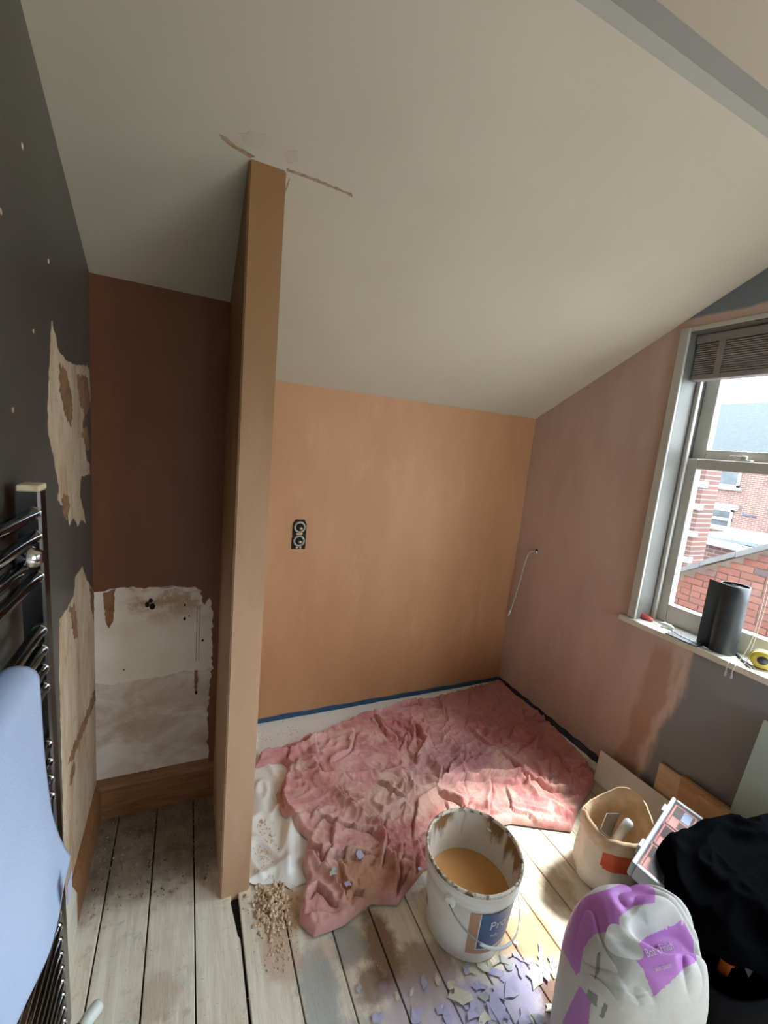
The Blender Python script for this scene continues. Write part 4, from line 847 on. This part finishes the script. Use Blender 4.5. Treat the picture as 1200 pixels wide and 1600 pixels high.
def sill_things():
    z = WZ0
    b = tag(empty('putty_knife', (1.97, 1.24, z)), 'red-handled tool lying on the sill by the window corner', 'hand tool')
    bm = bmesh.new(); btube(bm, [(1.972, 1.288, z+.011), (1.974, 1.275, z+.013), (1.978, 1.245, z+.015), (1.984, 1.21, z+.012), (1.988, 1.19, z+.009)], [.005, .011, .0135, .0105, .006], 12); bm_obj('handle', bm, M['redh'], b, True)
    bm = bmesh.new(); bbox(bm, 1.984, 1.994, 1.14, 1.192, z+.006, z+.009, .0008); bm_obj('shank', bm, M['steel'], b)
    b = tag(empty('filling_knife', (1.99, 1.05, z)), 'steel filling knife with dark handle lying on the sill beside the roll', 'filling knife')
    bm = bmesh.new(); btube(bm, [(1.985, 1.160, z+.010), (1.988, 1.14, z+.013), (1.992, 1.115, z+.012), (1.994, 1.10, z+.009)], [.006, .010, .010, .006], 12); bm_obj('handle', bm, M['grey_pl'], b, True)
    prism('blade', [(1.982, 1.105), (2.004, 1.105), (2.022, 1.06), (2.022, .965), (1.942, .965), (1.950, 1.05)], lambda u, v, tt: (u, v, z+tt), .0045, .0065, M['steel'], b)
    o = boxes('flat_pad', [(1.915, 1.975, .955, 1.088, z+.0004, z+.004)], M['felt'], None, .002); tag(o, 'thin dark flat pad on the sill under the filling knife', 'pad')
    b = tag(empty('metal_clip', (1.96, 1.15, z)), 'bent bright metal clip on the sill between the tools', 'metal clip')
    bm = bmesh.new(); btube(bm, catmull([(1.95, 1.175, z+.002), (1.955, 1.15, z+.010), (1.965, 1.14, z+.002), (1.95, 1.125, z+.006), (1.958, 1.11, z+.002)], 4), .0022, 6); bm_obj('wire', bm, M['chrome'], b, True)
    bm = bmesh.new(); bbox(bm, 1.94, 1.962, 1.148, 1.178, z+.0005, z+.0035, .0008); bm_obj('plate', bm, M['lab_white'], b)
    b = tag(empty('chisel', (1.98, .86, z)), 'slim grey chisel on the sill between roll and tape measure', 'chisel')
    bm = bmesh.new(); btube(bm, [(2.015, .862, z+.006), (1.985, .832, z+.006), (1.960, .808, z+.005)], [.0055, .0055, .004], 10); bm_obj('handle', bm, M['felt'], b, True)
    bm = bmesh.new(); btube(bm, [(1.960, .808, z+.005), (1.945, .79, z+.0045), (1.925, .768, z+.004)], [.003, .003, .0022], 8); bm_obj('blade', bm, M['steel'], b, True)
    o = tube('pencil', [(2.005, .845, z+.0045), (1.945, .772, z+.0045), (1.938, .764, z+.0045)], [.004, .004, .0008], M['cable'], None, 6); tag(o, 'thin grey pencil on the sill lying along the chisel', 'pencil')
    # tape measure standing on its edge
    M['tm_yellow'] = simple('yellow_tape_case', (.52, .42, .07), (.46, .37, .06), 20, .4)
    b = tag(empty('tape_measure', (1.99, .765, z)), 'yellow and black tape measure standing on the sill', 'tape measure')
    c = Vector((1.985, .768, z+.036)); d = Vector((.9, .44, 0)).normalized(); e = Vector((0, 0, 1)); s = d.cross(e)
    def disc(name, prof, mat):
        bm = bmesh.new(); n = 32; vs = []
        for (r, off) in prof: vs.append([bm.verts.new(c+d*off+(s*math.cos(a)*1.08+e*math.sin(a))*r) for a in [2*math.pi*k/n for k in range(n)]])
        for a, q in zip(vs, vs[1:]):
            for k in range(n): bm.faces.new((a[k], a[(k+1) % n], q[(k+1) % n], q[k]))
        bm.faces.new(vs[0][::-1]); bm.faces.new(vs[-1]); return bm_obj(name, bm, mat, b, True)
    disc('case', [(.027, -.020), (.033, -.017), (.0352, -.010), (.0352, .010), (.033, .017), (.027, .020)], M['tm_yellow'])
    disc('black_band', [(.0358, -.006), (.0358, .006)], M['felt']); disc('hub', [(.015, -.0222), (.016, -.018), (.016, .018), (.015, .0222)], M['felt'])
sill_things()
# ------------------------------------------------------------------ flakes and crumbs
M['lilac'] = simple('lilac_paint_flake', (.46, .44, .66), (.54, .52, .72), 30, .7)
M['creamf'] = simple('cream_paint_flake', (.66, .62, .50), (.72, .69, .58), 30, .7)
M['greyf'] = simple('grey_paint_flake', (.42, .45, .44), (.50, .52, .50), 30, .7)
def flake_mesh(seed, r):
    rr = random.Random(seed); n = 9; bm = bmesh.new(); top = []
    el = rr.uniform(.45, .9)
    for k in range(n):
        a = 2*math.pi*k/n; q = r*rr.uniform(.45, 1.25); top.append((q*math.cos(a), q*el*math.sin(a), abs(math.cos(a))*r*rr.uniform(.02, .16)))
    a_ = [bm.verts.new((x, y, z+.0002)) for x, y, z in top]; b_ = [bm.verts.new((x, y, z+.0014)) for x, y, z in top]; c = bm.verts.new((0, 0, .0014)); c0 = bm.verts.new((0, 0, .0002))
    for k in range(n): bm.faces.new((b_[k], b_[(k+1) % n], c)); bm.faces.new((a_[(k+1) % n], a_[k], c0)); bm.faces.new((a_[k], a_[(k+1) % n], b_[(k+1) % n], b_[k]))
    me = bpy.data.meshes.new('paint_flake'); bm.to_mesh(me); bm.free(); return me
def flakes():
    fm = {}
    for mn in ('lilac', 'creamf', 'greyf'):
        fm[mn] = []
        for i in range(4):
            me = flake_mesh(i*7+len(mn), .016); me.materials.append(M[mn]); fm[mn].append(me)
    def put(x, y, z, s, rz, mn, lab, grp=None, sx=1):
        o = bpy.data.objects.new('paint_flake', random.choice(fm[mn])); COL.objects.link(o); o.location = (x, y, z); o.rotation_euler = (random.uniform(-.05, .05), random.uniform(-.05, .05), rz); o.scale = (s*sx, s, s)
        tag(o, lab, 'paint flake', grp)
    dg = bpy.context.evaluated_depsgraph_get()
    def ch(x, y):
        P = np.array([[x, y]]); best = 0
        me = dc.data; 
        co = CV; k = np.argmin((co[:, 0]-x)**2+(co[:, 1]-y)**2); return co[k, 2]
    CV = np.empty(len(dc.data.vertices)*3); dc.data.vertices.foreach_get('co', CV); CV = CV.reshape(-1, 3)
    def chm(x, y, r=.014): k = (CV[:, 0]-x)**2+(CV[:, 1]-y)**2 < r*r; return CV[k, 2].max() if k.any() else .02
    put(.589, 1.186, chm(.589, 1.186)+.0005, 1.25, 1.2, 'lilac', 'largest lilac paint flake lying on the red dust sheet')
    put(.478, 1.154, chm(.478, 1.154)+.0005, 1.15, .3, 'greyf', 'grey-green paint flake lying on the red dust sheet')
    put(.505, 1.099, chm(.505, 1.099)+.0005, .9, -.7, 'lilac', 'curled pale flake at the front fold of the red dust sheet')
    put(.775, 1.085, chm(.775, 1.085)+.0005, .6, -.7, 'lilac', 'tiny lilac flake on the red dust sheet beside the bucket')
    spec = [('lilac', 'lilac paint flake scraped onto the foreground boards', 'lilac flakes on the boards'), ('creamf', 'cream paint flake scraped onto the foreground boards', 'cream flakes on the boards'), ('greyf', 'grey paint flake scraped onto the foreground boards', 'grey flakes on the boards')]
    fixed = [(.854, .754, 1.1, -.3, 0, 1.5), (.998, .708, 1.6, .9, 0, 1.2), (.958, .699, 1.7, .3, 1, 1.1), (1.035, .712, 1.2, .5, 0, 1.1), (1.012, .728, 1.0, 1.1, 1, 2.8), (.712, .775, .9, .4, 1, 1), (.721, .741, 1.5, -.6, 1, 1.4), (.739, .705, 1.4, .2, 0, 1.2), (.806, .68, 1.9, 1.2, 0, 1.2), (.869, .701, 1.7, .4, 0, 1.4), (.656, .737, 1.2, 2, 0, 1), (.584, .75, 1.5, .3, 0, 1.2), (.553, .805, .8, 1, 1, 1), (.487, .787, 1.1, .2, 0, 1), (.461, .862, .7, 1, 2, 1), (.864, .643, 1.5, .2, 0, 1.2), (1.02, .69, .9, 1.5, 1, 1.6), (.90, .75, 1.0, .2, 2, 1.2), (.93, .735, 1.1, .8, 0, 1.3), (.775, .655, 1.4, .3, 2, 1.1)]
    for (x, y, s, rz, k, sx) in fixed: put(x, y, .0022, s, rz, *spec[k], sx)
    fr = random.Random(11)
    for i in range(62):
        x = fr.gauss(.80, .13); y = .60+.20*fr.random()**1.3+.05*fr.gauss(0, 1)*.4-.10*(x-.8)
        k = fr.choices((0, 1, 2), (.55, .28, .17))[0]; put(x, y, .0018+.0015*fr.random(), fr.uniform(.4, 1.15), fr.uniform(0, 6.28), *spec[k], fr.uniform(1, 1.7))
    # two slivers of white sheet edge beside the alcove
def crumbs(name, pts, mat, lab, cat):
    vs = []; fs = []
    base = [(0, 0, 1), (.94, 0, -.33), (-.47, .82, -.33), (-.47, -.82, -.33), (.3, .5, .5), (-.5, .1, .55)]; F = [(0, 1, 4), (0, 4, 2), (0, 2, 5), (0, 5, 3), (0, 3, 1), (1, 3, 2), (1, 2, 4), (2, 3, 5)]
    for (x, y, z, r) in pts:
        a = random.uniform(0, 6.28); ca, sa = math.cos(a), math.sin(a); q = len(vs); sx, sy, sz = [random.uniform(.6, 1.3)*r for _ in range(3)]
        for (u, v, w_) in base: u *= sx; v *= sy; vs.append((x+u*ca-v*sa, y+u*sa+v*ca, z+(w_+.33)*sz*.75))
        fs += [tuple(q+i for i in f) for f in F]
    o = mobj(name, vs, fs, mat); tag(o, lab, cat, None, 'stuff')
flakes()
M['crumb'] = simple('plaster_crumb', (.66, .45, .28), (.76, .60, .44), 60, .95)
M['dustc'] = simple('dark_debris', (.16, .11, .075), (.36, .29, .22), 70, .95)
def all_crumbs():
    fr = random.Random(5); P = []
    for i in range(520):     # heap at the foot of the partition
        x = fr.gauss(.275, .034); y = fr.gauss(1.165, .04); d = math.hypot((x-.275)/.06, (y-1.165)/.07)
        if x < .205 and y > 1.22: continue
        P.append((x, y, .002+.022*max(0, 1-d)*fr.random(), fr.choice((fr.uniform(.002, .005), fr.uniform(.004, .0105)))))
    for (cx, cy, s, n) in ((.29, 1.36, .022, 150), (.285, 1.48, .016, 70), (.27, 1.60, .014, 50), (.33, 1.95, .03, 60), (.50, 1.98, .03, 40), (.25, 1.80, .02, 40), (.29, 1.07, .03, 120), (.26, 1.02, .02, 40)):
        for i in range(n):
            x, y = fr.gauss(cx, s), fr.gauss(cy, s*1.5)
            if x > .22 and y < 2.07: P.append((x, y, .004 if y > 1.22 else .0015, fr.uniform(.0012, .0045)))
    for i in range(260): P.append((fr.uniform(-.25, 1.2), fr.uniform(.55, 1.2), .0012, fr.uniform(.0008, .0022)))
    crumbs('plaster_crumbs', P, M['crumb'], 'tan crumbs of hacked-off plaster heaped at the foot of the partition', 'plaster crumbs')
    P = [(fr.uniform(-.26, .11), 1.30+.37*fr.random()**.7, .0012, fr.choice((fr.uniform(.001, .003), fr.uniform(.002, .006)))) for i in range(700)]
    crumbs('alcove_debris', P, M['dustc'], 'dark grit and debris strewn over the alcove floor', 'debris')
all_crumbs()
# ------------------------------------------------------------------ outside
def outside():
    yz0 = lambda u, v, tt: (tt, u, v)
    t = NT('far_brick', .9); br = t.n('ShaderNodeTexBrick'); cb = t.n('ShaderNodeCombineXYZ'); o = t.xyz(); t.t.links.new(o[1], cb.inputs[0]); t.t.links.new(o[2], cb.inputs[1]); t.t.links.new(cb.outputs[0], br.inputs[0])
    br.inputs['Color1'].default_value = (.15, .065, .05, 1); br.inputs['Color2'].default_value = (.11, .052, .043, 1); br.inputs['Mortar'].default_value = (.19, .165, .15, 1); br.inputs['Scale'].default_value = 1; br.inputs['Mortar Size'].default_value = .01; br.inputs['Brick Width'].default_value = .225; br.inputs['Row Height'].default_value = .075
    t.col(br.outputs[0]); M['far_brick'] = t.out()
    t = NT('slate', .6); n1 = t.noise(9, k=(1, 1, 2), detail=5); t.b.inputs['Specular IOR Level'].default_value = .1; t.col(t.mix(t.step(n1, .35, .65), (.022, .030, .034), (.032, .041, .046))); M['slate'] = t.out()
    t = NT('loose_brick', .9); rnd = t.n('ShaderNodeObjectInfo').outputs['Random']; n1 = t.noise(20, detail=5)
    c = t.ramp(rnd, [(0, (.22, .09, .07)), (.35, (.27, .115, .085)), (.62, (.21, .10, .085)), (.80, (.29, .14, .10)), (.92, (.13, .10, .105)), (1, (.26, .15, .13))]); c = t.mix(t.math('MULTIPLY', t.step(n1, .55, .75), .4), c, (.30, .25, .23)); t.col(c); t.bump(n1, .4, .004); M['brick'] = t.out()
    M['mortar'] = simple('lime_mortar', (.26, .24, .215), (.31, .285, .26), 10, .95)
    M['upvc'] = simple('white_upvc', (.30, .33, .37), None, 1, .4); M['darkglass'] = simple('dark_pane', (.02, .028, .035), (.05, .06, .07), 2, .08)
    M['lead'] = simple('grey_coping', (.17, .185, .19), (.21, .225, .225), 8, .8); M['pipe'] = simple('dark_downpipe', (.05, .06, .10), None, 1, .5); M['stone'] = simple('painted_stone', (.26, .27, .285), (.22, .23, .24), 6, .8)
    g = tag(box('ground', -30, 80, -60, 80, -3.4, -3.2, simple('yard_concrete', (.26, .25, .235), (.32, .31, .29), 2, .95)), kind='structure')
    # unseen outer wall and roof of this house, added to shade the gable
    tag(boxes('added_wall_outside', [(2.0, 2.188, YB+.2, 8.5, -3.2, 3.0), (2.0, 2.188, -9, YF-.2, -3.2, 3.0), (2.0, 2.188, YF-.2, YB+.2, -3.2, -.12)], M['far_brick']), kind='structure')
    tag(prism('added_roof_outside', [(-9, 2.66), (.7, 3.6), (8.5, 2.66), (8.5, 2.8), (.7, 4.6), (-9, 2.8)], yz0, -4, 2.45, M['slate']), kind='structure')
    # near gable of the outbuilding, bricks one by one where they show
    b = tag(empty('outbuilding', (5.6, 2.4, -3.2)), 'brick gable of the neighbouring outbuilding, close outside the window', 'building')
    def ztop(y): return .39+(3.05-y)*.63
    yz = lambda u, v, tt: (tt, u, v)
    prism('gable_wall', [(3.16, -3.2), (3.16, ztop(3.16)-.06), (.6, ztop(.6)-.06), (.6, -3.2)], yz, 5.512, 5.8, M['far_brick'], b)
    prism('mortar_bed', [(3.155, -1.08), (3.155, ztop(3.155)-.07), (1.72, ztop(1.72)-.07), (1.72, -1.08)], yz, 5.506, 5.513, M['mortar'], b)
    bm = bmesh.new(); bbox(bm, -.012, .006, -.1075, .1075, -.0325, .0325, .003); me = bpy.data.meshes.new('brick'); bm.to_mesh(me); bm.free(); me.materials.append(M['brick'])
    bm = bmesh.new(); bbox(bm, -.012, .006, -.051, .051, -.0325, .0325, .003); meh = bpy.data.meshes.new('brick_header'); bm.to_mesh(meh); bm.free(); meh.materials.append(M['brick'])
    cnt = 0; row = 0; z = -1.03
    while z < 1.2:
        header = row % 4 == 3; w_ = .1125 if header else .225; y = 3.155-(w_/2 if row % 2 == 0 or header else w_/2+.1125)+.0 
        if row % 2 and not header:
            if z+.04 < ztop(3.155-.056)-.07-.05: o = bpy.data.objects.new('brick', meh); COL.objects.link(o); o.location = (5.506, 3.155-.056, z); par(o, b); cnt += 1
        while y > 1.78:
            if z+.035 < ztop(y+w_/2)-.075 and (not header or row < 99):
                o = bpy.data.objects.new('brick', meh if header else me); COL.objects.link(o); o.location = (5.506+random.uniform(-.003, .002), y, z); par(o, b); cnt += 1
            y -= w_
        z += .075; row += 1
    for i in range(8):
        y1 = 3.20-i*.33; y0 = y1-.325; q = .012*(i % 2)
        prism('coping_tile', [(y1, ztop(y1)-.065+q), (y1, ztop(y1)-.005+q), (y0, ztop(y0)-.005+q), (y0, ztop(y0)-.065+q)], yz, 5.44, 5.86, M['lead'], b)
    prism('roof_slope', [(3.16, ztop(3.16)-.1), (3.16, ztop(3.16)-.06), (.6, ztop(.6)-.06), (.6, ztop(.6)-.1)], yz, 5.8, 7.6, M['slate'], b)
    # brick pier and wing at the left edge of the view
    p = tag(empty('wing_wall', (7.3, 4.2, -3.2)), 'brick wing wall with pale stones at the left edge of the window view', 'wall')
    box('wall', 7.2, 7.6, 3.97, 4.6, -3.2, 1.62, M['far_brick'], p)
    for z in (1.30, .95, .52, .1, -.25): box('quoin_stone', 7.18, 7.30, 3.955, 4.16, z, z+.10, M['stone'], p, .01)
    # shed and yard wall in the middle distance
    s = tag(empty('shed', (9.5, 4.3, -3.2)), 'low shed with pale grey felt roof in the yard behind the gable', 'shed')
    box('shed_wall', 8.9, 11.3, 2.6, 5.05, -3.2, .30, M['far_brick'], s); prism('felt_roof', [(5.12, .30), (5.12, .36), (2.5, .52), (2.5, .46)], yz, 8.8, 11.4, simple('felt_roof', (.14, .165, .175), (.18, .205, .21), 2, .8), s)
    box('fascia', 8.76, 8.8, 2.5, 5.14, .24, .36, M['stone'], s, .005)
    o = tag(box('blue_tarpaulin', 8.2, 8.75, 4.15, 4.72, -3.2, -.12, simple('blue_tarp', (.06, .15, .34), (.09, .2, .4), 3, .5), None, .03), 'blue covered stack in the yard between gable and shed', 'tarpaulin')
    def pot(c, r, h, lab):
        o = lathe('water_tub', [(0, 0), (r*.8, 0), (r, h*.9), (r*1.08, h*.9), (r*1.08, h), (r*.95, h), (r*.9, h*.6), (0, h*.6)], c, M['upvc'], None, 24); tag(o, lab, 'tub')
    pot((7.8, 4.10, -3.2), .17, 3.15, 'tall white tub in the yard at the left of the window view')
    y = tag(empty('yard_wall', (13, 5, -3.2)), 'brick yard wall with pale coping in front of the terraced house', 'wall')
    box('wall', 12.9, 13.15, 2, 7.25, -3.2, .10, M['far_brick'], y); box('coping', 12.82, 13.22, 2, 7.3, .10, .18, M['stone'], y)
    # terraced house opposite
    h = tag(empty('terraced_house', (20, 8, -3.2)), 'red brick terraced house with slate roof opposite the window', 'house')
    box('brick_front', 20, 20.4, -6, 18, -3.2, 2.55, M['far_brick'], h); box('side_wall', 20.4, 27, 17.6, 18, -3.2, 2.55, M['far_brick'], h)
    prism('slate_roof', [(19.7, 2.42), (19.7, 2.56), (24, 5.05), (24, 4.85)], lambda u, v, tt: (u, tt, v), -6, 18.2, M['slate'], h); prism('slate_roof', [(24, 4.85), (24, 5.05), (28.3, 2.56), (28.3, 2.42)], lambda u, v, tt: (u, tt, v), -6, 18.2, M['slate'], h)
    box('gutter', 19.62, 19.74, -6, 18.2, 2.36, 2.46, M['pipe'], h)
    def win(y0, y1, z0, z1, split=True):
        wv = empty('window', (19.97, (y0+y1)/2, z0)); par(wv, h)
        def pt(nm, lst, mat):
            q = boxes(nm, lst, mat); q.parent = wv; q.matrix_parent_inverse = Matrix.Translation((19.97, (y0+y1)/2, z0)).inverted()
        f = .09; lst = [(19.94, 20.02, y0, y0+f, z0, z1), (19.94, 20.02, y1-f, y1, z0, z1), (19.94, 20.02, y0, y1, z0, z0+f), (19.94, 20.02, y0, y1, z1-f, z1)]
        if split: lst.append((19.93, 20.02, y0, y1, (z0+z1)/2-.05, (z0+z1)/2+.05))
        pt('window_frame', lst, M['upvc']); pt('pane', [(19.985, 20.01, y0+.05, y1-.05, z0+.05, z1-.05)], M['darkglass']); pt('lintel', [(19.9, 20.05, y0-.14, y1+.14, z1, z1+.20)], M['stone']); pt('sill', [(19.84, 20.05, y0-.12, y1+.12, z0-.12, z0)], M['stone'])
    win(9.72, 10.62, 1.12, 2.35, False); win(9.72, 10.58, -.62, .22); win(11.25, 12.0, -.5, .2, False)
    win(4.6, 5.5, 1.12, 2.35); win(4.6, 5.5, -.62, .22)
    bm = bmesh.new(); btube(bm, [(19.9, 10.95, 2.4), (19.9, 10.95, -3.2)], .11, 10); bm_obj('downpipe', bm, M['pipe'], h, True); bm = bmesh.new(); btube(bm, [(19.9, 8.36, .2), (19.9, 8.36, -3.2)], .07, 10); bm_obj('downpipe', bm, M['pipe'], h, True)
    bm = bmesh.new(); btube(bm, [(19.9, 8.9, .1), (19.8, 9.3, .1), (19.8, 9.33, .22)], .035, 8); bm_obj('flue_pipe', bm, M['pipe'], h, True)
outside()
